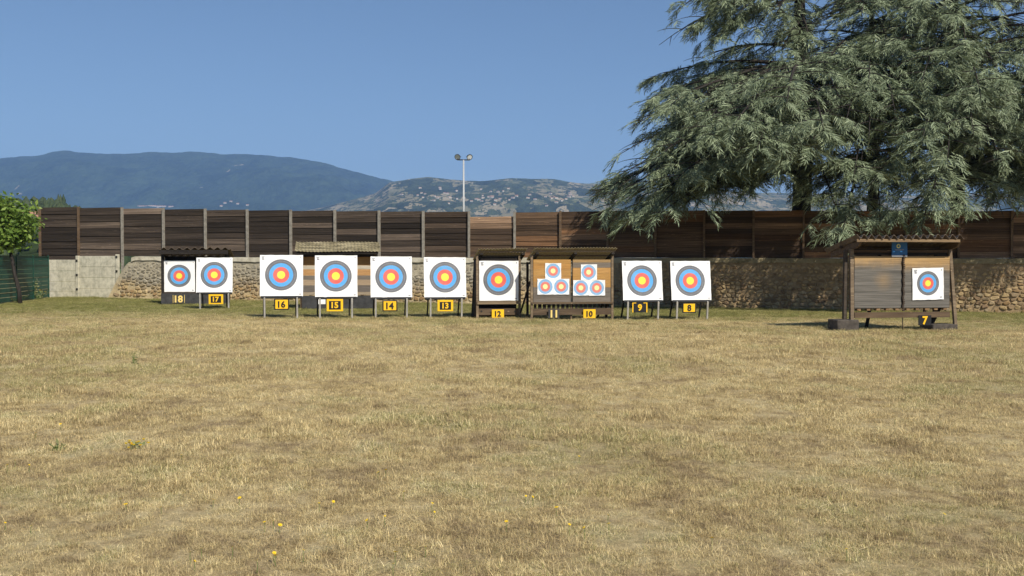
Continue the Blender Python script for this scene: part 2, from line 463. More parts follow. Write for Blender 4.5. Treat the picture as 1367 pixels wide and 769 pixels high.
# ------------------------------------------------------------------ hills
class Hill:
    def __init__(s, name, ridge, d0, d1, amp, mat, label, seed, wl):
        s.rx = np.array([p[0] for p in ridge], float); s.ry = np.array([p[1] for p in ridge], float)
        s.d0, s.d1, s.amp, s.seed, s.wl = d0, d1, amp, seed, wl
        px = np.linspace(s.rx[0], s.rx[-1], 420)
        tt = np.concatenate([np.linspace(0, 1, 90), np.linspace(1.03, 1.5, 12)])
        PX, T = np.meshgrid(px, tt)
        Y = d0 + (d1 - d0) * T
        X = (PX - 683.5) / F * Y
        Z = s.z(PX, Y)
        n_, k_ = len(px), len(tt)
        ii = np.arange((k_ - 1) * (n_ - 1)); a = (ii // (n_ - 1)) * n_ + ii % (n_ - 1)
        o = link(name, quad_mesh(name, np.stack([X.ravel(), Y.ravel(), Z.ravel()], 1), np.stack([a, a + 1, a + n_ + 1, a + n_], 1), mat, True))
        tag(o, label, 'hill', kind='structure')
    def z(s, PX, Y):
        T = (Y - s.d0) / (s.d1 - s.d0)
        top = EYE + (HOR - np.interp(PX, s.rx, s.ry)) / F * s.d1
        tc = np.clip(T, 0, 1)
        prof = tc ** 0.85
        X = (PX - 683.5) / F * Y
        nz = fbm(X / s.wl + s.seed, Y / s.wl, 5) - 0.5
        z = top * prof + s.amp * nz * np.sin(np.pi * tc) * 1.6 + (fbm(X / s.wl * 9, Y / s.wl * 9 + s.seed, 3) - 0.5) * s.amp * 0.10
        return np.where(T > 1, top * (1 - 0.55 * (T - 1)), z) - 4
    def find(s, px, py):
        r = ray(px, py)
        for Y in np.linspace(s.d0, s.d1, 500):
            zr = EYE + r.z / r.y * Y
            if float(s.z(np.array([px], float), np.array([Y]))[0]) >= zr: return at_depth(px, py, Y)
        return None

def hill_mat(name, forest, fields, thr, cell):
    m = NT(name)
    p = m.pos()
    z = m.xyz(p)[2]
    n1 = m.noise(m.scale(p, (1, 0.5, 1)), 1 / 700.0, 5, 0.6)
    pa = m.scale(p, (1, 0.22, 1.2))
    n2 = m.noise(pa, 1 / 26.0, 4, 0.7)
    nb = m.math('ADD', m.math('MULTIPLY', n2, 0.5), m.math('MULTIPLY', m.noise(pa, 1 / 150.0, 5, 0.65), 0.5))
    tree = m.ramp(nb, [(0.40, tuple(q * 0.45 for q in forest)), (0.50, tuple(q * 0.85 for q in forest)), (0.60, tuple(q * 1.35 for q in forest))])
    vc = m.voro(m.vmath('ADD', pa, m.scale(m.noise(pa, 1 / 90.0, 2, 0.5, 'Color'), (60, 60, 60))), 1 / cell, 'F1', 'Color')
    cr = m.xyz(vc)
    fld = m.ramp(cr[0], [(0.0, fields[0]), (0.4, fields[1]), (0.75, fields[2]), (1.0, fields[0])])
    is_field = m.math('GREATER_THAN', m.math('ADD', m.math('MULTIPLY', n1, 0.75), m.math('MULTIPLY', cr[1], 0.25)), thr)
    hedge = m.math('LESS_THAN', n2, 0.51)
    m.color(m.mix(m.math('MULTIPLY', is_field, hedge), tree, fld)).rough(1.0).bump(n2, 1.0, 12.0)
    m.b.inputs['Specular IOR Level'].default_value = 0.0
    return m.m
FIELDS = ((0.22, 0.19, 0.115), (0.12, 0.13, 0.065), (0.31, 0.26, 0.175))
MT['hill_far'] = hill_mat('forest_mountain', (0.034, 0.050, 0.024), FIELDS, 0.69, 90.0)
MT['hill_mid'] = hill_mat('field_hill', (0.050, 0.062, 0.030), FIELDS, 0.47, 70.0)
MT['hill_near'] = hill_mat('wooded_rise', (0.040, 0.058, 0.022), FIELDS, 0.8, 60.0)
far_hill = Hill('mountain', [(-500, 222), (-150, 214), (0, 210), (45, 209), (75, 203), (92, 200.5), (130, 205), (200, 204), (255, 202.5), (300, 205), (350, 206.5), (400, 212), (430, 217), (470, 228), (510, 238), (545, 247), (620, 258), (760, 268), (1000, 272), (1500, 270), (1900, 262)],
                4300, 7200, 280, MT['hill_far'], 'long dark blue forested mountain ridge behind the fence', 3.3, 900)
mid_hill = Hill('hill', [(300, 300), (430, 276), (500, 258), (520, 243), (548, 237.5), (572, 235.5), (605, 239), (640, 241), (680, 237), (740, 238), (768, 243), (800, 245), (850, 247), (900, 250), (1000, 256), (1100, 258), (1200, 260), (1400, 256), (1900, 250)],
                2300, 4600, 60, MT['hill_mid'], 'paler hill with fields and villages right of the mountain', 9.1, 500)
near_hill = Hill('wooded_rise', [(-600, 250), (-200, 256), (0, 264), (40, 267), (70, 269), (92, 276), (130, 290), (200, 315), (300, 335), (420, 350)],
                 220, 620, 6, MT['hill_near'], 'low green wooded rise at the far left', 5.7, 120)

# a distant wood on the rise: reads as one mass
def blob_tree(h, conifer):
    vs_, fs = [], []
    n = 7
    lv = ((0.0, 0.10), (0.12, 0.42), (0.35, 0.50), (0.62, 0.40), (0.85, 0.20), (1.0, 0.02)) if not conifer else ((0.0, 0.05), (0.08, 0.26), (0.4, 0.18), (0.7, 0.10), (1.0, 0.01))
    for t, r in lv:
        for k in range(n):
            a = 2 * math.pi * k / n + t * 2
            rr = r * h * random.uniform(0.65, 1.3)
            vs_.append((rr * math.cos(a), rr * math.sin(a), t * h * random.uniform(0.95, 1.05)))
    for i in range(len(lv) - 1):
        for k in range(n):
            q = (k + 1) % n
            fs.append((i * n + k, i * n + q, (i + 1) * n + q, (i + 1) * n + k))
    return vs_, fs
m = NT('far_foliage'); r = m.island(); nz = m.noise(m.pos(), 0.5, 4, 0.7)
m.color(m.mix(nz, m.ramp(r, [(0, (0.020, 0.034, 0.012)), (1, (0.040, 0.055, 0.020))]), m.ramp(r, [(0, (0.050, 0.075, 0.026)), (1, (0.085, 0.105, 0.04))]))).bump(nz, 1.0, 1.0)
MT['farleaf'] = m.m
b = MB()
for i in range(620):
    px = random.uniform(-200, 165)
    Y = random.uniform(250, 615)
    if 28 < px < 62 and Y < 330: continue
    z = float(near_hill.z(np.array([px]), np.array([Y]))[0])
    h = random.uniform(4, 8)
    v, f_ = blob_tree(h, random.random() < 0.25)
    x = (px - 683.5) / F * Y
    b.add([(x + p[0], Y + p[1], z - 0.6 + p[2]) for p in v], f_)
for px in (79, 82, 86):
    Y = 600; z = float(near_hill.z(np.array([px]), np.array([Y]))[0])
    v, f_ = blob_tree(9 + px % 3, True); x = (px - 683.5) / F * Y
    b.add([(x + p[0], Y + p[1], z + p[2]) for p in v], f_)
o = b.build('distant_wood', MT['farleaf'], smooth=True)
tag(o, 'mass of distant green trees on the low rise at far left', 'wood', kind='stuff')

def house(p, w_, d_, h_, rz, label, group=None, windows=True):
    fr = Frame(p, rz)
    t = thing('house', fr, label, 'house', group)
    MB().box(-w_ / 2, w_ / 2, 0, d_, -3, h_).build('wall', MT['housewall'] if windows else MT['farwall'], t)
    e = 0.35; rh = d_ * 0.22
    MB().add([(-w_ / 2 - e, -e, h_), (w_ / 2 + e, -e, h_), (w_ / 2 + e, d_ / 2, h_ + rh), (-w_ / 2 - e, d_ / 2, h_ + rh), (w_ / 2 + e, d_ + e, h_), (-w_ / 2 - e, d_ + e, h_)],
             [(0, 1, 2, 3), (3, 2, 4, 5), (0, 3, 5), (1, 4, 2), (0, 5, 4, 1)]).build('roof', MT['tile'], t, loc=(0, 0, 0.01))
    if windows:
        k = max(2, int(w_ / 3))
        for i in range(k):
            x = -w_ / 2 + w_ * (i + 0.5) / k
            MB().box(x - 0.5, x + 0.5, -0.06, 0.02, h_ * 0.45, h_ * 0.45 + 1.3).build('window', MT['pane'], t)
    return t
for (px, py, w_, lab) in ((38, 297, 6, 'small white house highest among trees behind the green fence'), (50, 302, 8, 'pale house with tiled roof just left of the dark plank fence'), (40, 307, 7, 'white house behind the leafy tree above the green fence'), (10, 306, 9, 'white house mostly hidden behind leafy tree at left edge')):
    p = near_hill.find(px, py)
    if p: house(p, w_, 6, 3.4, R(random.uniform(-25, 25)), lab)
for i in range(64):
    px, py = random.gauss(*random.choice(((655, 26), (735, 22), (590, 20)))), random.gauss(264, 5)
    if i < 6: px, py = random.uniform(770, 1300), random.uniform(262, 275)
    p = mid_hill.find(px, py)
    if p: house(p, random.uniform(6, 13), 8, 4.5, R(random.uniform(-40, 40)), 'tiny pale house scattered on the distant field covered hill', 'houses on the distant hill', False)
for px, py, w_ in ((190, 276.5, 60), (203, 276, 45), (215, 276.5, 50), (228, 277, 30), (300, 272, 14), (308, 270, 14), (317, 273, 14), (295, 276, 14), (330, 275, 14)):
    p = far_hill.find(px, py)
    if p: house(p, w_, 14, 6, 0, 'tiny pale building at the foot of the dark mountain', 'buildings at the foot of the mountain', False)

# ------------------------------------------------------------------ haze
m = bpy.data.materials.new('haze'); m.use_nodes = True
t_ = m.node_tree; t_.nodes.clear()
pv = t_.nodes.new('ShaderNodeVolumePrincipled'); mo = t_.nodes.new('ShaderNodeOutputMaterial')
pv.inputs['Color'].default_value = (0.29, 0.50, 0.96, 1); pv.inputs['Density'].default_value = 0.0001
t_.links.new(pv.outputs[0], mo.inputs['Volume'])
o = MB().box(-9400, 9400, -3200, 11800, -3, 1150).build('haze', m)
tag(o, 'thin blue haze in the air towards the mountains', 'haze', kind='stuff')

# ------------------------------------------------------------------ boundary wall
WA, WB = Vector((-21.6, 47.6, 0)), Vector((18.6, 37.6, 0))
WRZ = math.atan2(WB.y - WA.y, WB.x - WA.x)
WF = Frame((WA.x, WA.y, 0.0), WRZ)
def wgz(s):
    p = WF.world(s, 0, 0); return float(gz(p.x))
def ws(px, py=350, yo=0.0): return WF.hit(px, py, yo)[0]
def wz(px, py, yo=0.0): return WF.hit(px, py, yo)[1]

wall = thing('stone_wall', WF, 'long ochre rubble stone wall with cement coping below the plank fence', 'wall')
prof = [(144.5, 398), (150, 386), (158, 370), (166, 356), (172, 350), (182, 347)]
S, Z = [], []
for px, py in prof: s_, z_ = WF.hit(px, py); S.append(s_); Z.append(z_)
for px, py in ((330, 349), (500, 349.5), (700, 349.5), (900, 350), (1100, 350.5), (1367, 351), (1520, 351.5), (1700, 352)):
    s_, z_ = WF.hit(px, py); S.append(s_); Z.append(z_)
Z[0] = wgz(S[0]) + 0.05
SS = np.linspace(S[0], S[-1], 260); ZZ = np.interp(SS, S, Z)
v, f_ = [], []
for s_, z_ in zip(SS, ZZ):
    g0 = wgz(s_) - 0.25
    wob = (fbm(s_ * 0.9, 3.0) - 0.5) * 0.05
    v += [(s_, wob, g0), (s_, wob * 0.5, z_), (s_, 0.5, z_), (s_, 0.5, g0)]
for i in range(len(SS) - 1):
    a = i * 4
    for k in range(4):
        q = (k + 1) % 4
        f_.append((a + k, a + 4 + k, a + 4 + q, a + q))
f_ += [(0, 1, 2, 3), (4 * len(SS) - 1, 4 * len(SS) - 2, 4 * len(SS) - 3, 4 * len(SS) - 4)]
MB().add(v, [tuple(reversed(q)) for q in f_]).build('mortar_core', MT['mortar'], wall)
# coping following the top
v, f_ = [], []
cs = np.linspace(ws(176), S[-1], 240)
for s_ in cs:
    z_ = float(np.interp(s_, S, Z)); hh = 0.15 + 0.03 * vnoise(s_ * 2, 9.0); lo = 0.05 * vnoise(s_ * 3.1, 4.0)
    v += [(s_, -0.05 - 0.02 * vnoise(s_ * 4, 2), z_ - lo), (s_, -0.04, z_ + hh), (s_, 0.53, z_ + hh + 0.02), (s_, 0.53, z_ - 0.01)]
for i in range(len(cs) - 1):
    a = i * 4
    for k in range(4):
        q = (k + 1) % 4
        f_.append((a + q, a + 4 + q, a + 4 + k, a + k))
f_ += [(0, 1, 2, 3)]
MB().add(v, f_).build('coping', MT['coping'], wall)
# rubble stones: an irregular packing, every stone cut to fit its neighbours
rs = random.Random(77)
seeds = []
s_end = ws(1400)
zrow = -0.05; row = 0
while zrow < 2.0:
    hrow = rs.uniform(0.105, 0.19)
    s_ = S[0] - 0.3 + rs.uniform(0, 0.3)
    while s_ < s_end:
        w_ = rs.choice((0.11, 0.15, 0.2, 0.26, 0.38)) * rs.uniform(0.85, 1.15)
        seeds.append((s_ + w_ / 2, zrow + hrow / 2 + rs.uniform(-0.06, 0.06), w_, hrow))
        s_ += w_
    zrow += hrow; row += 1
seeds.sort()
sarr = np.array(seeds)
def cell(i):
    cx_, cz_ = sarr[i, 0], sarr[i, 1]
    poly = [(cx_ - 0.32, cz_ - 0.2), (cx_ + 0.32, cz_ - 0.2), (cx_ + 0.32, cz_ + 0.2), (cx_ - 0.32, cz_ + 0.2)]
    lo = np.searchsorted(sarr[:, 0], cx_ - 0.75); hi = np.searchsorted(sarr[:, 0], cx_ + 0.75)
    for j in range(lo, hi):
        if j == i: continue
        ox, oz = sarr[j, 0], sarr[j, 1]
        if abs(oz - cz_) > 0.5: continue
        nx_, nz_ = ox - cx_, (oz - cz_) * 2.0          # flatter-lying stones
        mx, mz = (ox + cx_) / 2, (oz + cz_) / 2
        out = []
        for k in range(len(poly)):
            a, b_ = poly[k], poly[(k + 1) % len(poly)]
            da = (a[0] - mx) * nx_ + (a[1] - mz) * nz_; db = (b_[0] - mx) * nx_ + (b_[1] - mz) * nz_
            if da <= 0: out.append(a)
            if da * db < 0:
                t = da / (da - db); out.append((a[0] + (b_[0] - a[0]) * t, a[1] + (b_[1] - a[1]) * t))
        poly = out
        if len(poly) < 3: return None
    return poly
def in_view(s_, z_):
    p = WF.world(s_, 0, z_)
    return abs(p.x / p.y) < 0.52
stones = []
for i in range(len(seeds)):
    poly = cell(i)
    if not poly: continue
    cx_ = sum(p[0] for p in poly) / len(poly); cz_ = sum(p[1] for p in poly) / len(poly)
    g0 = wgz(cx_)
    top = float(np.interp(cx_, S, Z)) - g0
    if max(p[1] for p in poly) > top - 0.01 or cz_ < 0.02 or rs.random() < 0.05: continue
    if any(p[1] + g0 > float(np.interp(p[0], S, Z)) - 0.02 for p in poly) or min(p[0] for p in poly) < S[0]: continue
    # chamfer the corners, shrink by the joint
    q = []
    n = len(poly)
    for k in range(n):
        a, b_ = Vector(poly[k]), Vector(poly[(k + 1) % n])
        if (b_ - a).length < 0.03: continue
        q += [a.lerp(b_, rs.uniform(0.18, 0.3)), a.lerp(b_, rs.uniform(0.7, 0.82))]
    if len(q) < 5: continue
    c2 = Vector((cx_, cz_))
    smear = max(0.0, min(1.0, (cz_ - 0.95) / 0.5 + rs.uniform(-0.45, 0.35)))     # upper courses lie half under render
    joint = rs.uniform(0.016, 0.03) + 0.02 * smear
    dep = rs.uniform(0.03, 0.065) * (1 - 0.75 * smear)
    q = [c2 + (p - c2) * max(0.4, 1 - joint / max((p - c2).length, 0.03)) for p in q]
    n = len(q)
    ty, tz_ = rs.uniform(-0.12, 0.12), rs.uniform(-0.15, 0.15)
    v = [(p.x - cx_, 0.06, p.y - cz_) for p in q] + [(p.x - cx_, -dep * 0.55, p.y - cz_) for p in q]
    v += [((p.x - cx_) * 0.72, -dep + (p.x - cx_) * ty + (p.y - cz_) * tz_ + rs.uniform(-0.006, 0.006), (p.y - cz_) * 0.72) for p in q]
    f_ = [(r_ * n + k, r_ * n + (k + 1) % n, (r_ + 1) * n + (k + 1) % n, (r_ + 1) * n + k) for r_ in range(2) for k in range(n)] + [tuple(2 * n + k for k in range(n))]
    ar = (max(p.x for p in q) - min(p.x for p in q)) * (max(p.y for p in q) - min(p.y for p in q))
    wob = (fbm(cx_ * 0.9, 3.0) - 0.5) * 0.05
    stones.append((ar * (1 if in_view(cx_, cz_) else 0) * (1 - 0.5 * smear), (cx_, wob, cz_ + g0), v, f_))
stones.sort(key=lambda q: -q[0])
rest = MB()
for i, (_, loc, v, f_) in enumerate(stones):
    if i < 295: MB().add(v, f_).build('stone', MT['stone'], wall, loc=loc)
    else: rest.add([(p[0] + loc[0], p[1] + loc[1], p[2] + loc[2]) for p in v], f_)
print('stones', len(stones))
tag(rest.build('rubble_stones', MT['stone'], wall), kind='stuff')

# ------------------------------------------------------------------ plank fence on the wall
FY = 0.28
fence = thing('plank_fence', Frame(WF.o, WRZ), 'tall dark weathered horizontal plank fence between grey posts on the stone wall', 'fence')
edges = [53, 104.5, 163, 218, 274, 330, 388, 447, 506, 565, 626, 687, 748, 811, 875, 940, 1006, 1073, 1141, 1210, 1280, 1351, 1423, 1496]
tops = [277, 277.5, 278.5, 279.5, 280.5, 281, 281.5, 282, 282.5, 283, 289.5, 283.5, 282.5, 281.5, 281.5, 281.5, 281.5, 281.5, 281.5, 281.5, 282, 282, 282]
plank_me = MB().box(-0.5, 0.5, -0.5, 0.5, -0.5, 0.5).mesh('plank', MT['plank'])
pp = random.Random(5)
for i in range(len(edges) - 1):
    x0, x1 = edges[i], edges[i + 1]
    s0, s1 = ws(x0, 300, FY), ws(x1, 300, FY)
    zt = wz((x0 + x1) / 2, tops[i], FY)
    zb = wz((x0 + x1) / 2, 347.0 if i > 1 else 350.0, FY)
    if i > 1: zb = float(np.interp((s0 + s1) / 2, S, Z)) + 0.19
    n = 8 if i != 10 else 7
    hs = [pp.uniform(0.85, 1.15) for _ in range(n)]; tot = sum(hs)
    z_ = zb
    warm = max(0.0, min(1.0, (x0 - 520) / 150))
    for k in range(n):
        h_ = (zt - zb) * hs[k] / tot
        v_ = pp.uniform(0.35, 1.45)
        if pp.random() < 0.10: v_ = 2.6
        v_ *= 0.72 + 0.28 * warm
        if k == n - 1: v_ *= 1.6
        base = (v_ * (1 + 0.60 * warm), v_ * (0.97 + 0.32 * warm), v_ * (0.95 + 0.06 * warm))
        if warm > 0.9 and pp.random() < 0.18: base = (base[0] * 1.4, base[1] * 1.2, base[2])
        link('plank', plank_me, fence, ((s0 + s1) / 2, FY + pp.uniform(-0.008, 0.008), z_ + h_ / 2), (-0.075 + pp.uniform(-0.02, 0.02), pp.uniform(-0.002, 0.002), 0),
             (s1 - s0 - 0.03, 0.026, h_ + 0.012), base)
        z_ += h_
for i, x in enumerate(edges):
    s0 = ws(x, 300, FY - 0.08)
    zt = wz(x, min(tops[max(i - 1, 0)], tops[min(i, len(tops) - 1)]) - 0.8, FY)
    zb = (float(np.interp(s0, S, Z)) + 0.18) if x > 185 else wgz(s0) - 0.2
    wdt = 0.105 if 2 <= i <= 9 else 0.085
    MB().box(s0 - wdt / 2, s0 + wdt / 2, FY - 0.12, FY - 0.03, zb, zt).build('post', MT['cpost'] if (2 <= i <= 11) else MT['greywood'], fence, color=(0.6, 0.5, 0.42))

# ------------------------------------------------------------------ precast concrete wall at left
CY = 0.10
cw = thing('concrete_wall', Frame(WF.o, WRZ), 'pale precast concrete panel wall beside the green fence', 'wall')
for x0, x1, rows in ((64, 102.5, (346.8, 362, 376, 390, 402)), (104.8, 155.5, (341.8, 356.6, 371, 385.7, 402))):
    s0, s1 = ws(x0, 370, CY), ws(x1, 370, CY)
    for a, b_ in zip(rows, rows[1:]):
        z1, z0 = wz((x0 + x1) / 2, a, CY), wz((x0 + x1) / 2, b_, CY)
        MB().box(s0, s1, CY, CY + 0.05, z0 + 0.012, z1).build('panel', MT['cpanel'], cw, bevel=0.008)
for x, yt, bolts in ((103.6, 341.5, (348, 367, 386)), (156.8, 339.5, (343, 362))):
    s0 = ws(x, 370, CY)
    z1 = wz(x, yt, CY)
    po = MB().box(s0 - 0.075, s0 + 0.075, CY - 0.05, CY + 0.09, wgz(s0) - 0.2, z1).build('post', MT['cpanel'], cw, bevel=0.012)
    for y in bolts:
        zc = wz(x, y, CY)
        MB().box(s0 - 0.05, s0 + 0.05, CY - 0.08, CY - 0.045, zc - 0.05, zc + 0.05).build('bolt_cap', MT['bolt'], po, bevel=0.01)

# ------------------------------------------------------------------ green fence at left
gA = ground(65, 397.5); gB = ground(-1, 406)
gd = (gB - gA).normalized()
GF = Frame((gA.x, gA.y, float(gz(gA.x))), math.atan2(gd.y, gd.x))
gf = thing('green_fence', GF, 'dark green screened panel fence running away at the left edge', 'fence')
for i in range(6):
    x0, x1 = i * 2.5, i * 2.5 + 2.5
    zz = float(gz(GF.world((x0 + x1) / 2, 0, 0).x)) - GF.o.z
    MB().box(x0 - 0.03, x0 + 0.03, -0.03, 0.03, zz - 0.1, zz + 2.0).build('post', MT['greenwire'], gf)
    for k in range(10):
        MB().box(x0 + 0.04, x1 - 0.04, -0.006, 0.006, zz + 0.05 + k * 0.19, zz + 0.05 + k * 0.19 + 0.178).build('slat', MT['green'], gf)
    for zr in (0.45, 1.02, 1.56, 1.955):
        MB().box(x0 + 0.032, x1 - 0.032, 0.009, 0.03, zz + zr - 0.012, zz + zr + 0.012).build('rail', MT['greenwire'], gf)

# ------------------------------------------------------------------ floodlight mast
mp = at_depth(619, 340, 100.0)
MFr = Frame((mp.x, mp.y, float(gz(mp.x))), R(6))
ms = thing('floodlight_mast', MFr, 'slim pale floodlight mast with two lamps standing behind the fence', 'light mast')
zt = at_depth(619, 213.5, 100).z - MFr.o.z
MB().tube([(0, 0, -0.2), (0, 0, zt * 0.5), (0, 0, zt)], [0.13, 0.11, 0.08], 12).build('pole', MT['mast'], ms, True)
MB().bar((-0.62, 0, zt), (0.62, 0, zt), 0.1, 0.1).build('crossbar', MT['black'], ms)
for sx in (-1, 1):
    M4 = Matrix.Translation((sx * 0.60, 0, zt + 0.28)) @ Matrix.Rotation(R(sx * 28), 4, 'Z') @ Matrix.Rotation(R(25), 4, 'X')
    b = MB()
    n = 14
    prof_ = ((0.0, 0.30), (-0.06, 0.31), (0.05, 0.29), (0.22, 0.20), (0.34, 0.10))
    pr = ((-0.06, 0.31), (0.05, 0.30), (0.22, 0.20), (0.36, 0.10))
    vv = [M4 @ Vector((r_ * math.cos(2 * math.pi * k / n), y_, r_ * math.sin(2 * math.pi * k / n))) for y_, r_ in pr for k in range(n)]
    ff = [(i * n + k, i * n + (k + 1) % n, (i + 1) * n + (k + 1) % n, (i + 1) * n + k) for i in range(3) for k in range(n)] + [tuple(3 * n + k for k in range(n))]
    fl = b.add(vv, ff).build('floodlight', MT['black'], ms)
    MB().add([M4 @ Vector((0.27 * math.cos(2 * math.pi * k / n), -0.02, 0.27 * math.sin(2 * math.pi * k / n))) for k in range(n)], [tuple(range(n))]).build('lens', MT['lamp'], fl)
    MB().bar(M4 @ Vector((-0.34, 0.1, 0)), M4 @ Vector((0.34, 0.1, 0)), 0.04, 0.04).bar((sx * 0.60, 0, zt), (sx * 0.60, 0.08, zt + 0.16), 0.05, 0.05).build('bracket', MT['black'], fl)

# ------------------------------------------------------------------ numerals
def text_mesh(txt, mat, h, bold=0.02):
    cu = bpy.data.curves.new('numeral', 'FONT')
    cu.body = txt; cu.size = 1.0; cu.offset = bold; cu.align_x = 'CENTER'; cu.extrude = 0.004; cu.resolution_u = 3
    o = bpy.data.objects.new('numeral_tmp', cu); col.objects.link(o)
    dg = bpy.context.evaluated_depsgraph_get(); dg.update()
    me = bpy.data.meshes.new_from_object(o.evaluated_get(dg))
    bpy.data.objects.remove(o); bpy.data.curves.remove(cu)
    co = np.zeros(len(me.vertices) * 3); me.vertices.foreach_get('co', co); co = co.reshape(-1, 3)
    lo, hi = co.min(0), co.max(0)
    k = h / (hi[1] - lo[1])
    co = (co - (lo + hi) / 2)
    # stand it upright: text x stays x, text y becomes z, extrusion points to the front
    new = np.stack([co[:, 0] * k, -co[:, 2], co[:, 1] * k], 1)
    me.vertices.foreach_set('co', new.ravel().astype(np.float32))
    me.materials.clear(); me.materials.append(mat); me.update()
    me.name = 'numeral'
    return me

RZ = R(10)
def number_sign(txt, px0, px1, py0, py1, base, yo, style, label, nh=0.62):
    """px box of the plate on the plane yo in front of / behind the frame base"""
    x0, z1 = base.hit(px0, py0, yo); x1, z0 = base.hit(px1, py1, yo)
    w_, h_ = x1 - x0, z1 - z0
    fr = Frame(base.world((x0 + x1) / 2, yo, (z0 + z1) / 2), base.rz)
    t = thing('number_sign', fr, label, 'number sign', 'lane number signs')
    pl = {'yellow': 'yellow', 'yellow_dark_edge': 'black', 'inset': 'yellow', 'black': 'black', 'black_sides': 'black', 'bare': 'charcoal', 'lines': 'charcoal'}[style]
    MB().box(-w_ / 2, w_ / 2, -0.009, 0.009, -h_ / 2, h_ / 2).build('plate', MT[pl], t, bevel=0.004)
    num = 'black' if style in ('yellow', 'yellow_dark_edge') else ('paleyellow' if style in ('bare', 'lines') else 'yellow')
    dx = 0.0
    if style == 'yellow_dark_edge':
        MB().box(-w_ * 0.42, w_ * 0.42, -0.014, -0.0095, -h_ * 0.40, h_ * 0.42).build('field', MT['yellow'], t)
    if style == 'inset':
        MB().box(-w_ * 0.36, w_ * 0.36, -0.014, -0.0095, -h_ * 0.36, h_ * 0.33).build('field', MT['black'], t)
    if style == 'black_sides':
        for s_ in (-1, 1):
            MB().box(s_ * w_ * 0.5 - (0.07 * w_ if s_ > 0 else 0), s_ * w_ * 0.5 + (0.07 * w_ if s_ < 0 else 0), -0.014, -0.0095, -h_ / 2, h_ / 2).build('edge_strip', MT['yellow'], t)
            MB().box(s_ * w_ * 0.34 - w_ * 0.10, s_ * w_ * 0.34 + w_ * 0.10, -0.0135, -0.0095, h_ * 0.42, h_ * 0.5).build('edge_strip', MT['yellow'], t)
    if style == 'lines':
        for s_ in (-1, 1):
            MB().box(s_ * w_ * 0.44 - 0.008, s_ * w_ * 0.44 + 0.008, -0.014, -0.0095, -h_ * 0.45, h_ * 0.45).build('edge_strip', MT['paleyellow'], t)
    link('numeral', text_mesh(txt, MT[num], h_ * nh, 0.035), t, (0, -0.019, 0))
    if style in ('yellow_dark_edge', 'inset', 'black_sides'):
        MB().tube([(-0.0, 0.02, h_ / 2 - 0.02), (0, 0.02, h_ / 2 + 0.09)], [0.006, 0.006], 6).build('hook', MT['black'], t)
    return t

# ------------------------------------------------------------------ target faces and bosses
def face(own, loc, lean, label, six=False, ring=0.61, w_=1.3, h_=1.3, cx=0, cz=0, roll=0, marks=True):
    """a sheet of printed paper; the rings' centre is its origin. w_,h_ paper size, cx,cz paper centre relative to the rings"""
    k = 1 / ring
    n = 8
    v, f_ = [], []
    rr = random.Random(label)
    for j in range(n + 1):
        for i in range(n + 1):
            x = (cx - w_ / 2 + w_ * i / n) * k; z = (cz - h_ / 2 + h_ * j / n) * k
            edge = max(abs(i - n / 2), abs(j - n / 2)) / (n / 2)
            y = -0.006 * k * (edge == 1) * rr.uniform(0, 1.5)
            if edge == 1: x += rr.uniform(-0.004, 0.004) * k; z += rr.uniform(-0.005, 0.005) * k
            v.append((x, y, z))
    for j in range(n):
        for i in range(n):
            a = j * (n + 1) + i
            f_.append((a, a + 1, a + n + 2, a + n + 1))
    me = MB().add(v, f_).mesh('target_face', MT['face6' if six else 'face'], False)
    o = link('target_face', me, own, loc, (Matrix.Rotation(-lean, 3, 'X') @ Matrix.Rotation(roll, 3, 'Y')).to_euler(), (ring,) * 3)
    md = o.modifiers.new('paper', 'SOLIDIFY'); md.thickness = 0.004 * k; md.offset = 1.0
    if marks:
        x0, z1 = (cx - w_ / 2 + 0.045) * k, (cz + h_ / 2 - 0.045) * k
        for q, (a, b_, ln) in enumerate(((0, 0.022, 0.095), (0.034, 0.056, 0.075), (0.068, 0.10, 0.09))):
            MB().box(x0 + 0.01 * q * k, x0 + ln * k, -0.012 * k, -0.0085 * k, z1 - b_ * k, z1 - a * k).build('printed_mark', MT['ink'], o)
        x1, z0 = (cx + w_ / 2 - 0.05) * k, (cz - h_ / 2 + 0.05) * k
        MB().box(x1 - 0.07 * k, x1, -0.012 * k, -0.0085 * k, z0, z0 + 0.028 * k).build('printed_mark', MT['ink'], o)
        MB().box(x1 - 0.03 * k, x1, -0.012 * k, -0.0085 * k, (cz + h_ / 2 - 0.08) * k, (cz + h_ / 2 - 0.05) * k).build('printed_mark', MT['ink'], o)
    return o

def on_plane(fr, px, py, lean, zc):
    """pixel -> local point on the leaning front of a boss whose lean pivots at height zc"""
    yo = 0.0
    for _ in range(4):
        x, z = fr.hit(px, py, yo)
        yo = (z - zc) * math.tan(lean)
    return Vector((x, yo, z))

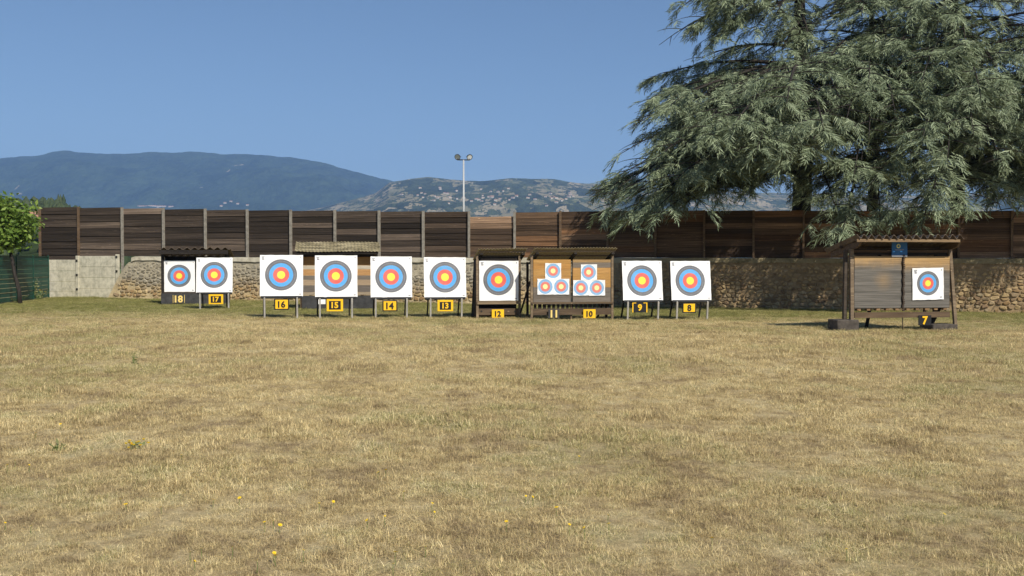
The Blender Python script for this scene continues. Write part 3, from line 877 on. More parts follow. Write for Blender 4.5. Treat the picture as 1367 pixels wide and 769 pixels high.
def stand_target(num, box, ctr, dia, base, legs, rear, label_t, label_f, lean=R(7), rz=RZ, roll=0.0):
    x0, x1, y0, y1 = box
    g = ground((legs[0] + legs[1]) / 2, base)
    fr = Frame((g.x, g.y, float(gz(g.x))), rz)
    zc = fr.hit(*ctr)[1]
    c = on_plane(fr, ctr[0], ctr[1], lean, zc)
    L, Rr = on_plane(fr, x0, ctr[1], lean, zc), on_plane(fr, x1, ctr[1], lean, zc)
    T, B = on_plane(fr, ctr[0], y0, lean, zc), on_plane(fr, ctr[0], y1, lean, zc)
    wd, ht = Rr.x - L.x, (T.z - B.z) / math.cos(lean)
    a, b_ = on_plane(fr, ctr[0] - dia / 2, ctr[1], lean, zc), on_plane(fr, ctr[0] + dia / 2, ctr[1], lean, zc)
    ring = (b_.x - a.x) / 2 / 0.8
    th = 0.18
    t = thing('archery_target', fr, label_t, 'archery target', 'targets on metal stands')
    mid = Vector(((L.x + Rr.x) / 2, c.y, (T.z + B.z) / 2))
    mid.y = (mid.z - zc) * math.tan(lean)
    M4 = Matrix.Translation(mid) @ Matrix.Rotation(-lean, 4, 'X')
    MB().box(-wd / 2 + 0.012, wd / 2 - 0.012, 0.012, th, -ht / 2 + 0.012, ht / 2 - 0.012, M4).build('boss', MT['foamside'], t, bevel=0.012)
    zb = B.z
    MB().box(-wd / 2 + 0.03, wd / 2 - 0.03, -0.015, 0.2, -ht / 2 - 0.055, -ht / 2 + 0.008, M4).build('ledge', MT['black'], t)
    for px in legs:
        x, _ = fr.hit(px, base - 10, 0.0)
        ft = Vector((x, -0.05, float(gz(fr.world(x, 0, 0).x)) - fr.o.z - 0.05))
        tp = Vector((x, 0.19 + 0.6 * math.tan(lean), T.z - 0.35))
        kn = Vector((x, on_plane(fr, px, y1, lean, zc).y - 0.035, zb - 0.05))
        MB().bar(ft, kn, 0.05, 0.05).bar(kn, kn + Vector((0, 0.25, 0)), 0.04, 0.04, (0, 0, 1)).build('front_leg', MT['alu'], t)
    for px in rear:
        x, _ = fr.hit(px, base - 12, 0.85)
        ft = Vector((x, 0.85, float(gz(fr.world(x, 0.85, 0).x)) - fr.o.z - 0.05))
        tp = M4 @ Vector((max(-wd / 2 + 0.1, min(wd / 2 - 0.1, x - mid.x + 0.04)), th + 0.02, ht * 0.2))
        MB().bar(ft, tp, 0.045, 0.045).build('rear_leg', MT['black'], t)
    pc = Vector((c.x, c.y, c.z))
    n_ = Vector((0, -math.cos(lean), -math.sin(lean)))
    face(t, pc + n_ * 0.003, lean, label_f, False, ring, wd, ht, mid.x - c.x, (mid.z - c.z) / math.cos(lean), roll)
    return fr

T = {}
T[17] = stand_target(17, (262, 310.5, 344, 390.5), (286, 367), 36.3, 412.5, (267.5, 305.5), (271, 303), 'archery target on metal stand in front of the dark leftmost stall, over number 17', 'large round target face directly above yellow framed number 17')
T[16] = stand_target(16, (347, 404.5, 340.5, 395.5), (375.3, 367), 43, 425, (353.5, 397), (352, 395), 'archery target on metal stand left of the mossy roofed stall, over number 16', 'large round target face directly above number 16')
T[15] = stand_target(15, (420.5, 477, 341, 396.5), (448.3, 368.5), 42.5, 425, (427.2, 470), (423.5, 466), 'archery target on metal stand hiding the middle of the mossy roofed stall, over number 15', 'large round target face directly above number 15')
T[14] = stand_target(14, (494.7, 550, 342.5, 397), (522, 369.7), 42, 424.5, (501.5, 543), (498, 540), 'archery target on metal stand just right of the mossy roofed stall, over number 14', 'large round target face directly above number 14')
T[13] = stand_target(13, (566, 622, 343.5, 397), (594, 370), 41.2, 424, (574.5, 616), (570, 611), 'archery target on metal stand just left of the narrow stall, over number 13', 'large round target face directly above number 13')
T[9] = stand_target(9, (831, 884, 348.3, 401), (857, 374.6), 39.6, 427, (837, 877.5), (829, 869), 'archery target on metal stand beside the wide double stall, over number 9', 'large round target face directly above number 9')
T[8] = stand_target(8, (895.5, 948.5, 348.6, 400.8), (921.3, 374.8), 39.2, 427, (902.5, 943), (893.5, 932.5), 'rightmost archery target on metal stand, alone below the cedar boughs, over number 8', 'large round target face directly above number 8')

number_sign('17', 278.5, 298, 393, 406, T[17], -0.10, 'inset', 'yellow framed black sign with yellow number 17, against the dark leftmost stall', 0.52)
number_sign('16', 366, 386, 399, 413.5, T[16], -0.08, 'yellow_dark_edge', 'black edged yellow sign with black number 16, leftmost of its kind')
number_sign('15', 436, 458, 399, 415.5, T[15], -0.08, 'inset', 'yellow framed black sign with yellow number 15, before the mossy roofed stall', 0.5)
number_sign('14', 510.5, 530.5, 401, 415.5, T[14], -0.08, 'yellow_dark_edge', 'black edged yellow sign with black number 14, right of the mossy roofed stall')
number_sign('13', 584, 605, 400.5, 415.5, T[13], -0.08, 'inset', 'yellow framed black sign with yellow number 13, left of the narrow stall', 0.52)
number_sign('9', 844, 864, 404, 417, T[9], -0.08, 'black_sides', 'black sign with yellow sides and yellow number 9', 0.7)
number_sign('8', 911, 929, 404.5, 417.5, T[8], -0.08, 'yellow_dark_edge', 'black edged yellow sign with black single digit 8, below the rightmost stand target', 0.66)

# ------------------------------------------------------------------ stalls
def roof_mesh(x0, x1, ya, za, yb, zb, mat, pitch=0.177, amp=0.028, th=0.012, tail=0.0):
    """corrugated sheet running from (ya,za) at the front to (yb,zb) at the back"""
    n = int((x1 - x0) / pitch * 8)
    v, f_ = [], []
    rr = random.Random(int(x0 * 1000))
    m_ = 5
    nrm = Vector((0, -(zb - za), (yb - ya))).normalized()
    for off in (0, -th):
        for j in range(m_ + 1):
            for i in range(n + 1):
                x = x0 + (x1 - x0) * i / n
                t = j / m_
                h = amp * math.sin(2 * math.pi * x / pitch) + off
                sag = 0.012 * math.sin(x * 2.1 + t)
                v.append((x + rr.uniform(-0.002, 0.002), ya + (yb - ya) * t + nrm.y * h, za + (zb - za) * t + nrm.z * h + sag))
    N = (m_ + 1) * (n + 1)
    for j in range(m_):
        for i in range(n):
            a = j * (n + 1) + i
            f_.append((a, a + 1, a + n + 2, a + n + 1)); f_.append((N + a + n + 1, N + a + n + 2, N + a + 1, N + a))
    for i in range(n):
        f_.append((i + 1, i, N + i, N + i + 1)); b0 = m_ * (n + 1)
        f_.append((b0 + i, b0 + i + 1, N + b0 + i + 1, N + b0 + i))
    for j in range(m_):
        a, b0 = j * (n + 1), (j + 1) * (n + 1)
        f_.append((a, b0, N + b0, N + a)); f_.append((b0 + n, a + n, N + a + n, N + b0 + n))
    return MB().add(v, f_).mesh('roof', mat, False)

def lz(fr, x, y=0.0): return float(gz(fr.world(x, y, 0).x)) - fr.o.z

# -- the dark stall holding 18
g = ground(259, 406.5); fr = Frame((g.x, g.y, float(gz(g.x))), RZ)
st = thing('target_stall', fr, 'dark wooden shooting stall with corrugated roof behind numbers 18 and 17', 'stall', 'roofed target stalls')
x0, x1 = fr.hit(217, 370)[0], fr.hit(302, 370)[0]
zf, ze = fr.hit(259, 331.5, -0.24)[1], fr.hit(259, 341, -0.24)[1]
link('roof', roof_mesh(fr.hit(210, 335, -0.24)[0], fr.hit(308, 335, -0.24)[0], -0.24, zf, 1.15, zf - 0.30, MT['roof_dark'], 0.30, 0.05), st)
MB().box(x0 + 0.02, x1 - 0.02, 0.62, 0.66, 0.1, zf - 0.32).build('back_board', MT['darkwood'], st)
for x in (x0, x1): MB().bar((x, 0.05, lz(fr, x) - 0.05), (x, 0.05, zf - 0.14), 0.09, 0.09).bar((x, 0.9, lz(fr, x) - 0.05), (x, 0.9, zf - 0.31), 0.09, 0.09).build('post', MT['darkwood'], st)
for x in (x0 - 0.06, x1 + 0.06): MB().add([(x - 0.012, 0.1, 0.3), (x - 0.012, 0.85, 0.3), (x - 0.012, 0.85, zf - 0.33), (x - 0.012, 0.1, zf - 0.2), (x + 0.012, 0.1, 0.3), (x + 0.012, 0.85, 0.3), (x + 0.012, 0.85, zf - 0.33), (x + 0.012, 0.1, zf - 0.2)], [(0, 3, 2, 1), (4, 5, 6, 7), (0, 1, 5, 4), (1, 2, 6, 5), (2, 3, 7, 6), (3, 0, 4, 7)]).build('side_board', MT['darkwood'], st)
MB().box(x0 - 0.1, x1 + 0.1, -0.22, -0.17, zf - 0.24, zf - 0.07).build('fascia', MT['darkwood'], st)
zb0, zb1 = fr.hit(259, 405.5)[1], fr.hit(259, 391.5)[1]
MB().box(x0 - 0.06, x1 + 0.05, -0.04, 0.0, zb0, zb1).build('kick_board', MT['charcoal'], st)
xa, z1 = fr.hit(219, 348, 0.08); xb, z0 = fr.hit(260.5, 389.5, 0.08)
MB().box(xa + 0.01, xb - 0.01, 0.09, 0.27, z0 + 0.01, z1 - 0.01).build('boss', MT['foamside'], st)
MB().box(xa - 0.04, xb + 0.04, 0.03, 0.28, z0 - 0.07, z0 - 0.004).build('ledge', MT['greywood'], st, color=(0.25, 0.22, 0.2))
cx, cz = fr.hit(239.2, 368.3, 0.08)
rd = (fr.hit(254.8, 368, 0.08)[0] - fr.hit(223.6, 368, 0.08)[0]) / 2 / 0.8
face(st, (cx, 0.08, cz), 0, 'round target face inside the dark stall above number 18', False, rd, xb - xa, z1 - z0, (xa + xb) / 2 - cx, (z0 + z1) / 2 - cz)
number_sign('18', 230, 247.5, 393.2, 405, fr, -0.055, 'lines', 'dark sign with faded yellow number 18 on the dark leftmost stall', 0.8)

# -- mossy stall behind 16 and 15
g = ground(455, 412.5); fr = Frame((g.x, g.y, float(gz(g.x))), RZ)
st = thing('target_stall', fr, 'plank backed stall with mossy sloping roof behind number 15', 'stall', 'roofed target stalls')
x0, x1 = fr.hit(402, 370)[0], fr.hit(501, 370)[0]
zlo, zhi = fr.hit(455, 335.5, -0.4)[1], fr.hit(455, 322.8, 0.75)[1]
link('roof', roof_mesh(fr.hit(393.5, 335, -0.4)[0], fr.hit(508, 335, -0.4)[0], -0.4, zlo, 0.75, zhi, MT['roof_moss'], 0.13, 0.011), st)
for x in (x0, x1): MB().bar((x, 0.0, lz(fr, x) - 0.05), (x, 0.0, zlo + 0.06), 0.09, 0.09).bar((x, 0.7, lz(fr, x) - 0.05), (x, 0.7, zhi - 0.07), 0.09, 0.09).build('post', MT['greywood'], st, color=(0.4, 0.34, 0.28))
MB().box(x0 - 0.15, x1 + 0.1, -0.33, -0.27, zlo - 0.10, zlo - 0.02).build('fascia', MT['darkwood'], st)
rowsy = [(343.0, (0.50, 0.27, 0.10)), (354.5, (0.55, 0.50, 0.41)), (359.5, (0.52, 0.30, 0.13)), (368, (0.20, 0.175, 0.15)), (373.5, (0.42, 0.32, 0.22)), (381, (0.17, 0.15, 0.135)), (390, (0.40, 0.33, 0.24)), (393.5, None)]
for (ya, c_), (yb, _) in zip(rowsy, rowsy[1:]):
    z1, z0 = fr.hit(455, ya, 0.1)[1], fr.hit(455, yb, 0.1)[1]
    MB().box(x0 + 0.05, x1 - 0.05, 0.08, 0.16, z0 + 0.006, z1).build('plank', MT['board'], st, color=c_)
MB().box(x0, x1, -0.02, 0.05, fr.hit(455, 343)[1], fr.hit(455, 339)[1]).build('beam', MT['darkwood'], st)
MB().box(x0 + 0.03, x1 - 0.05, -0.10, -0.05, fr.hit(455, 412)[1], fr.hit(455, 394.5)[1]).build('kick_board', MT['charcoal'], st)
xa, z1 = fr.hit(424.5, 398, -0.12); xb, z0 = fr.hit(434.5, 406, -0.12)
o = MB().box(xa, xb, -0.115, -0.105, z0, z1).build('label_card', MT['paper'], st)

# -- stall 12
g = ground(665, 424.9); fr = Frame((g.x, g.y, float(gz(g.x))), RZ)
st = thing('target_stall', fr, 'narrow single wooden stall with corrugated roof over number 12', 'stall', 'roofed target stalls')
x0, x1 = fr.hit(637.2, 380)[0], fr.hit(693.6, 380)[0]
def open_roof(fr, st, pxl, pxr, yf, yb, mid, y_front=-0.26, y_back=1.05):
    zf = fr.hit(mid, yf, y_front)[1]; zr = fr.hit(mid, yb, y_back)[1]
    xl, xr = fr.hit(pxl, yf, y_front)[0], fr.hit(pxr, yf, y_front)[0]
    link('roof', roof_mesh(xl, xr, y_front, zf, y_back, zr, MT['roof_pale'], 0.10, 0.016), st)
    sl = (zr - zf) / (y_back - y_front)
    for t in (0.12, 0.5, 0.88):
        y = y_front + (y_back - y_front) * t; z = zf + sl * (y - y_front) - 0.034
        MB().box(xl + 0.04, xr - 0.04, y - 0.03, y + 0.03, z - 0.05, z).build('batten', MT['greywood'], st, color=(0.95, 0.9, 0.8))
    n = max(2, int(round((xr - xl) / 1.5)) + 1)
    for i in range(n):
        x = xl + 0.12 + (xr - xl - 0.24) * i / (n - 1)
        a = Vector((x, y_front + 0.1, zf + sl * 0.1 - 0.14)); b_ = Vector((x, y_back - 0.06, zf + sl * (y_back - 0.06 - y_front) - 0.14))
        MB().bar(a, b_, 0.06, 0.10, (1, 0, 0)).build('rafter', MT['darkwood'], st)
    return zf, sl
zf, sl = open_roof(fr, st, 638.5, 704.5, 331.8, 347, 668, -0.24)
ztop = fr.hit(665, 347)[1]
for x in (x0, x1):
    MB().bar((x, 0, lz(fr, x) - 0.05), (x, 0.02, zf + sl * 0.26 - 0.15), 0.075, 0.075).build('post', MT['greywood'], st, color=(0.85, 0.78, 0.68))
    MB().bar((x - 0.05, 0.75, lz(fr, x, 0.75) - 0.05), (x, 0.30, zf + sl * 0.55 - 0.18), 0.10, 0.05).build('brace', MT['darkwood'], st)
MB().add([(x0 - 0.05, 0.05, 0.05), (x0 - 0.09, 0.7, 0.05), (x0 - 0.05, 0.5, ztop), (x0 - 0.05, 0.05, ztop), (x0 - 0.03, 0.05, 0.05), (x0 - 0.07, 0.7, 0.05), (x0 - 0.03, 0.5, ztop), (x0 - 0.03, 0.05, ztop)], [(0, 3, 2, 1), (4, 5, 6, 7), (0, 1, 5, 4), (1, 2, 6, 5), (2, 3, 7, 6), (3, 0, 4, 7)]).build('side_board', MT['darkwood'], st)
MB().box(x0 + 0.05, x1 - 0.05, 0.34, 0.38, 0.05, ztop).build('back_board', MT['darkwood'], st)
MB().box(x0 - 0.03, x1 + 0.03, 0.06, 0.12, ztop - 0.06, ztop + 0.10).build('beam', MT['darkwood'], st)
MB().box(x0 - 0.01, x1 + 0.01, -0.085, -0.042, fr.hit(665, 406)[1], fr.hit(665, 401.8)[1]).build('ledge', MT['greywood'], st, color=(1.0, 0.92, 0.78))
bd = MB().box(x0 + 0.042, x1 - 0.042, -0.03, 0.01, fr.hit(665, 420.5)[1], fr.hit(665, 411.8)[1]).build('kick_board', MT['greywood'], st, color=(0.45, 0.38, 0.32))
for px in (642.5, 687): 
    x, z = fr.hit(px, 415.5); MB().tube([(x, -0.045, z), (x, -0.028, z)], [0.03, 0.03], 8).build('bolt', MT['bolt'], bd)
xa, z1 = fr.hit(638.6, 348.2, 0.03); xb, z0 = fr.hit(692.2, 401, 0.03)
MB().box(xa + 0.03, xb - 0.03, 0.045, 0.25, z0 + 0.01, z1 - 0.01).build('boss', MT['foamside'], st)
cx, cz = fr.hit(665.2, 373.5, 0.0)
rd = (fr.hit(685.6, 373, 0)[0] - fr.hit(644.8, 373, 0)[0]) / 2 / 0.8
face(st, (cx, -0.045, cz), 0, 'large round target face inside the narrow stall above number 12', False, rd, xb - xa - 0.03, z1 - z0, (xa + xb) / 2 - cx, (z0 + z1) / 2 - cz)
number_sign('12', 656.5, 672.8, 413.2, 424.4, fr, -0.10, 'yellow', 'plain yellow sign with black number 12 on the narrow stall', 0.66)

# -- double stall 11 / 10
g = ground(764, 426.5); fr = Frame((g.x, g.y, float(gz(g.x))), RZ)
st = thing('target_stall', fr, 'wide wooden stall with corrugated roof and six small faces over numbers 11 and 10', 'stall', 'roofed target stalls')
x0, x1 = fr.hit(709.8, 380)[0], fr.hit(817.3, 380)[0]
zf, sl = open_roof(fr, st, 713.5, 824.5, 330.8, 346.5, 768)
ztop = fr.hit(764, 346)[1]
for x in (x0, x1): MB().bar((x, 0, lz(fr, x) - 0.05), (x, 0.02, zf + sl * 0.28 - 0.15), 0.07, 0.07).build('post', MT['greywood'], st, color=(0.85, 0.78, 0.68))
xm = fr.hit(763, 380)[0]
MB().bar((xm, 0.05, lz(fr, xm) - 0.05), (xm, 0.05, fr.hit(763, 404)[1]), 0.05, 0.05).build('post', MT['greywood'], st, color=(0.6, 0.52, 0.44))
for x in (x0, x1): MB().bar((x - 0.25, 0.95, lz(fr, x, 0.95) - 0.05), (x, 0.25, 1.2), 0.05, 0.05).bar((x, 0.7, lz(fr, x, 0.7) - 0.05), (x, 0.7, zf + sl * 0.96 - 0.18), 0.07, 0.07).build('brace', MT['darkwood'], st)
TAN, GRY = (0.52, 0.30, 0.10), (0.20, 0.175, 0.15)
for (pa, pb), rows in (((710.8, 762.2), ((346.5, TAN), (352, (0.50, 0.27, 0.085)), (360, TAN), (368, (0.48, 0.27, 0.09)), (376, (0.40, 0.24, 0.10)), (383.5, GRY), (391, (0.17, 0.15, 0.13)), (397.5, GRY), (404, None))),
                       ((763.6, 815.5), ((346.5, (0.40, 0.27, 0.13)), (350.5, (0.22, 0.19, 0.16)), (357.5, (0.54, 0.31, 0.11)), (365, TAN), (374, (0.50, 0.29, 0.10)), (384, GRY), (390.5, (0.19, 0.17, 0.145)), (397, (0.23, 0.20, 0.17)), (404, None)))):
    xa, xb = fr.hit(pa, 380)[0], fr.hit(pb, 380)[0]
    for (ya, c_), (yb, _) in zip(rows, rows[1:]):
        MB().box(xa + 0.03, xb - 0.008, 0.0, 0.10, fr.hit(764, yb)[1] + 0.004, fr.hit(764, ya)[1]).build('plank', MT['board'], st, color=c_)
MB().box(x0 - 0.02, x1 + 0.02, -0.075, -0.042, fr.hit(764, 405.6)[1], fr.hit(764, 403)[1]).build('ledge', MT['greywood'], st, color=(0.5, 0.44, 0.37))
MB().box(x0 + 0.04, x1 - 0.04, -0.02, 0.02, fr.hit(764, 420.3)[1], fr.hit(764, 411.8)[1]).build('kick_board', MT['greywood'], st, color=(0.42, 0.36, 0.31))
for i in range(17):
    x = x0 + 0.12 + (x1 - x0 - 0.24) * i / 16
    wd_ = random.uniform(0.03, 0.055)
    MB().box(x - wd_, x + wd_, 0.03, 0.06, fr.hit(764, 418)[1], fr.hit(764, 404.5)[1]).build('slat', MT['darkwood'], st)
nm = {0: ('top', 'left', 'right')}
for cl, tops_ in (((731.0, 748.8 + 0.4, 351.3, 372.2, 738.3 + 0.3, 361.7), 11), ((775.5, 796.8, 353.0, 373.6, 785.8, 363.4), 10)):
    a0, a1, b0, b1, c0, c1 = cl
    if tops_ == 11: a0, a1, c0 = 727.8, 749.0, 738.3
    for which, dx, dy in (('upper', 0, 0), ('lower left', -10.4, 20.9), ('lower right', 10.8, 20.9)):
        xa, z1 = fr.hit(a0 + dx, b0 + dy, -0.012); xb, z0 = fr.hit(a1 + dx, b1 + dy, -0.012)
        cx, cz = fr.hit(c0 + dx, c1 + dy, -0.012)
        rd = (fr.hit(c0 + 9.6, c1)[0] - fr.hit(c0 - 9.6, c1)[0]) / 2 / 0.6
        face(st, (cx, -0.012 - (0.004 if dy else 0), cz), 0, f'{which} small target face of the three above number {tops_}', True, rd, xb - xa, z1 - z0, (xa + xb) / 2 - cx, (z0 + z1) / 2 - cz, 0, False)
number_sign('11', 732, 746.5, 413, 424.8, fr, -0.10, 'bare', 'dark sign with faded yellow number 11 on the wide double stall', 0.84)
number_sign('10', 778.7, 795, 413, 424.8, fr, -0.10, 'yellow', 'plain yellow sign with black number 10 on the wide stall', 0.66)

# -- big stall 7
g = ground(1207, 441); fr = Frame((g.x, g.y, float(gz(g.x))), RZ)
st = thing('target_stall', fr, 'large grey and tan straw stall with corrugated roof at right over number 7', 'stall', 'roofed target stalls')
x0, x1 = fr.hit(1138, 380)[0], fr.hit(1270.5, 380)[0]
yF, yB = -0.45, 1.35
zf = fr.hit(1215, 315.5, yF)[1]; zr = zf - 0.36
xl, xr = fr.hit(1144.5, 315, yF)[0], fr.hit(1286.5, 315, yF)[0]
link('roof', roof_mesh(xl, xr, yF, zf, yB, zr, MT['roof_dark'], 0.215, 0.055), st)
MB().box(xl + 0.01, xr - 0.08, yF + 0.03, yF + 0.09, zf - 0.15, zf - 0.075).build('batten', MT['greywood'], st, color=(1.0, 0.85, 0.65))
MB().box(xl + 0.02, xr - 0.08, 0.5, 0.56, zf - 0.31, zf - 0.25).build('batten', MT['greywood'], st, color=(0.4, 0.33, 0.27))
for x in (x0 + 0.02, x1 - 0.02):
    MB().add([(x + q, y, z) for q in (-0.03, 0.03) for y, z in ((-0.40, zf - 0.15), (-0.28, zf - 0.28), (0.1, zf - 0.36), (1.2, zr - 0.2), (1.2, zr - 0.06), (0.1, zf - 0.17))], [(0, 1, 2, 5), (5, 2, 3, 4), (11, 8, 7, 6), (10, 9, 8, 11), (0, 6, 7, 1), (1, 7, 8, 2), (2, 8, 9, 3), (3, 9, 10, 4), (4, 10, 11, 5), (5, 11, 6, 0)]).build('bracket', MT['greywood'], st, color=(0.5, 0.42, 0.35))
MB().bar((x0, 0.03, lz(fr, x0) + 0.22), (x0, 0.08, zf - 0.34), 0.10, 0.10).build('post', MT['greywood'], st, color=(0.8, 0.74, 0.66))
MB().bar((x0 - 0.14, 0.16, lz(fr, x0) + 0.22), (x0 - 0.12, 0.16, zf - 0.36), 0.09, 0.09).build('post', MT['greywood'], st, color=(0.3, 0.29, 0.30))
MB().bar((x1 + 0.10, -0.05, lz(fr, x1) - 0.03), (x1 - 0.04, 0.05, zf - 0.34), 0.085, 0.085).build('post', MT['greywood'], st, color=(0.8, 0.74, 0.66))
MB().bar((x1 - 0.30, 0.55, lz(fr, x1, 0.5) + 0.1), (x1 - 0.1, 0.20, 0.95), 0.16, 0.08).build('brace', MT['darkwood'], st)
for x in (x0 + 1.0, x1 - 0.25): MB().bar((x, 1.05, lz(fr, x, 1.05) - 0.05), (x, 0.35, zf - 0.45), 0.07, 0.07).build('brace', MT['darkwood'], st)
zt_, zb_ = fr.hit(1205, 342)[1], fr.hit(1205, 411.5)[1]
for (pa, pb), mt in (((1140.5, 1204.0), 'strawpatch'), ((1206.2, 1268), 'straw')):
    xa, xb = fr.hit(pa, 380)[0], fr.hit(pb, 380)[0]
    rows = 7
    zc = (zt_ + zb_) / 2
    MB().box(-(xb - xa) / 2, (xb - xa) / 2, 0, 0.24, -(zt_ - zb_) / 2, (zt_ - zb_) / 2).build('straw_boss', MT[mt], st, bevel=0.012, loc=((xa + xb) / 2, 0.0, zc), rot=(0, 0, 0))
    for k in range(5):
        x = xa + (xb - xa) * (k + 0.5) / 5
        MB().box(x - 0.05, x + 0.05, -0.01, 0.1, zb_ - 0.055, zb_ - 0.008).build('batten_end', MT['greywood'], st, color=(1.0, 0.75, 0.5))
MB().box(x0 + 0.06, x1 - 0.06, -0.03, 0.03, fr.hit(1205, 424)[1], fr.hit(1205, 416.5)[1]).build('beam', MT['greywood'], st, color=(0.5, 0.42, 0.35))
MB().box(x0 + 0.06, x1 - 0.06, 0.10, 0.16, zt_ + 0.04, zf - 0.33).build('header_board', MT['darkwood'], st)
MB().box(x0 + 0.06, x1 - 0.06, 0.03, 0.09, zt_ + 0.10, zt_ + 0.17).build('beam', MT['greywood'], st, color=(0.35, 0.27, 0.21))
# chain between the bosses
xc = fr.hit(1205.2, 380)[0]
ch = MB()
z_ = zt_ + 0.05; k = 0
while z_ > zb_ - 0.05:
    ch.box(xc - 0.028 + 0.012 * math.sin(k * 1.3), xc + 0.028 + 0.012 * math.sin(k * 1.3), -0.05, -0.012, z_ - 0.045, z_ - 0.008)
    z_ -= 0.05; k += 1
ch.build('chain', MT['rust'], st)
MB().tube([(xc + 0.01, -0.01, lz(fr, xc) - 0.05), (xc, 0.0, fr.hit(1205, 424)[1])], [0.014, 0.014], 6).build('rod', MT['rust'], st)
for pa, pb, ya, yb_, yo in ((1118, 1147, 427, 443.5, -0.10), (1245.5, 1279, 433, 444.5, -0.10)):
    xa, xb = fr.hit(pa, 435, yo)[0], fr.hit(pb, 435, yo)[0]
    ztp = fr.hit((pa + pb) / 2, ya, yo)[1]
    MB().box(xa, xb, yo, yo + 0.55, lz(fr, (xa + xb) / 2) - 0.05, ztp, Matrix.Translation((0, 0, 0))).build('footing_block', MT['block'], st, bevel=0.02)
xa, z1 = fr.hit(1190.5, 322.5, -0.02); xb, z0 = fr.hit(1211, 343, -0.02)
pf = Frame(fr.world((xa + xb) / 2, -0.02, (z0 + z1) / 2), RZ)
ps = thing('poster', pf, 'small blue poster with pale bottom strip hanging under the stall roof', 'poster')
w2, h2 = (xb - xa) / 2, (z1 - z0) / 2
MB().box(-w2, w2, -0.006, 0.006, -h2, h2).build('sheet', MT['blue'], ps)
MB().box(-w2, w2, -0.010, -0.0065, -h2, -h2 * 0.80).build('white_strip', MT['paper'], ps)
MB().tube([(-w2 * 0.15, -0.010, h2 * 0.40), (-w2 * 0.15, -0.0065, h2 * 0.40)], [0.06, 0.06], 16).build('round_emblem', MT['gold'], ps)
MB().tube([(-w2 * 0.15, -0.013, h2 * 0.40), (-w2 * 0.15, -0.0103, h2 * 0.40)], [0.03, 0.03], 12).build('round_emblem', MT['blue'], ps)
MB().box(-w2 * 0.6, w2 * 0.5, -0.010, -0.0065, -h2 * 0.12, -h2 * 0.02).build('printed_line', MT['ink'], ps)
MB().tube([(0, 0.0, h2 - 0.02), (0, 0.05, h2 + 0.10)], [0.006, 0.006], 6).build('string', MT['black'], ps)
xa, z1 = fr.hit(1218.2, 357.6, -0.02); xb, z0 = fr.hit(1259.3, 400, -0.02)
cx, cz = fr.hit(1238.8, 378.2, -0.02)
rd = (fr.hit(1253.6, 378, -0.02)[0] - fr.hit(1224.1, 378, -0.02)[0]) / 2 / 0.8
face(st, (cx, -0.02, cz), 0, 'target face pinned on the straw stall above number 7', False, rd, xb - xa, z1 - z0, (xa + xb) / 2 - cx, (z0 + z1) / 2 - cz, R(-1.2))
number_sign('7', 1226, 1243, 421, 434.3, fr, -0.07, 'black', 'black sign with orange yellow number 7', 0.84)

# ------------------------------------------------------------------ cedars
m = NT('cedar_needles'); r = m.island(); nz = m.noise(m.pos(), 0.7, 3)
c = m.ramp(m.math('ADD', m.math('MULTIPLY', r, 0.6), m.math('MULTIPLY', nz, 0.4)), [(0.18, (0.070, 0.092, 0.050)), (0.5, (0.18, 0.225, 0.13)), (0.75, (0.30, 0.355, 0.225)), (0.92, (0.46, 0.50, 0.34))])
m.color(c).rough(0.6).translucent(0.05, c); MT['needle'] = m.m
m = NT('cedar_bark'); p = m.pos(); nz = m.noise(m.scale(p, (4, 4, 0.8)), 3, 6, 0.7)
m.color(m.ramp(nz, [(0.3, (0.014, 0.012, 0.010)), (0.7, (0.050, 0.042, 0.036))])).bump(nz, 1.0, 0.05); MT['bark'] = m.m

def spray_proto(seed):
    """one flat drooping spray, 1 m long along +x: curved side strands, each a tapering needle brush"""
    rr = np.random.default_rng(seed)
    V, Q = [], []
    def strand(p, d, ln, wd, droop):
        d = d / np.linalg.norm(d)
        roll = rr.normal(0, 0.55)
        prof_ = (0.6, 1.0, 0.12)
        n = len(V)
        q = np.array(p, float)
        for k in range(3):
            a = np.cross(d, [0, 0, 1.0]); a /= np.linalg.norm(a) + 1e-6
            b_ = np.cross(d, a)
            s_ = (a * math.cos(roll) + b_ * math.sin(roll)) * wd * prof_[k] * rr.uniform(0.75, 1.25)
            V.extend([q - s_, q + s_])
            if k < 2:
                q = q + d * ln / 2
                d = d + np.array([0.12, rr.normal(0, 0.12), -droop * rr.uniform(0.3, 1.3)]); d /= np.linalg.norm(d)
                Q.append((n + 2 * k, n + 2 * k + 1, n + 2 * k + 3, n + 2 * k + 2))
    N = 11
    for i in range(N):
        t = (i + 0.4) / N
        p = np.array([t, 0.10 * math.sin(2.2 * t + seed), -0.26 * t * t])
        if i % 3 == 0: strand(p, np.array([1, 0.1, -0.5 * t]), 0.30, 0.018, 0.1)
        for sd in (-1, 1):
            ln = (0.42 * (1 - 0.55 * t) + 0.10) * rr.uniform(0.65, 1.3)
            d = np.array([0.9, sd * rr.uniform(0.4, 1.0), rr.uniform(-0.35, 0.18)])
            strand(p, d, ln, rr.uniform(0.013, 0.022), 0.22)
            if rr.random() < 0.40: strand(p + d * 0.10, d + np.array([0.5, -sd * 0.5, -0.1]), ln * 0.6, 0.015, 0.2)
    strand(np.array([0.95, 0, -0.3]), np.array([1, 0, -0.7]), 0.3, 0.018, 0.2)
    return np.array(V), np.array(Q)
SPRAY = [spray_proto(40 + i) for i in range(8)]

def bez(a, c, b_, n):
    return [a * (1 - t) ** 2 + c * 2 * t * (1 - t) + b_ * t * t for t in np.linspace(0, 1, n)]

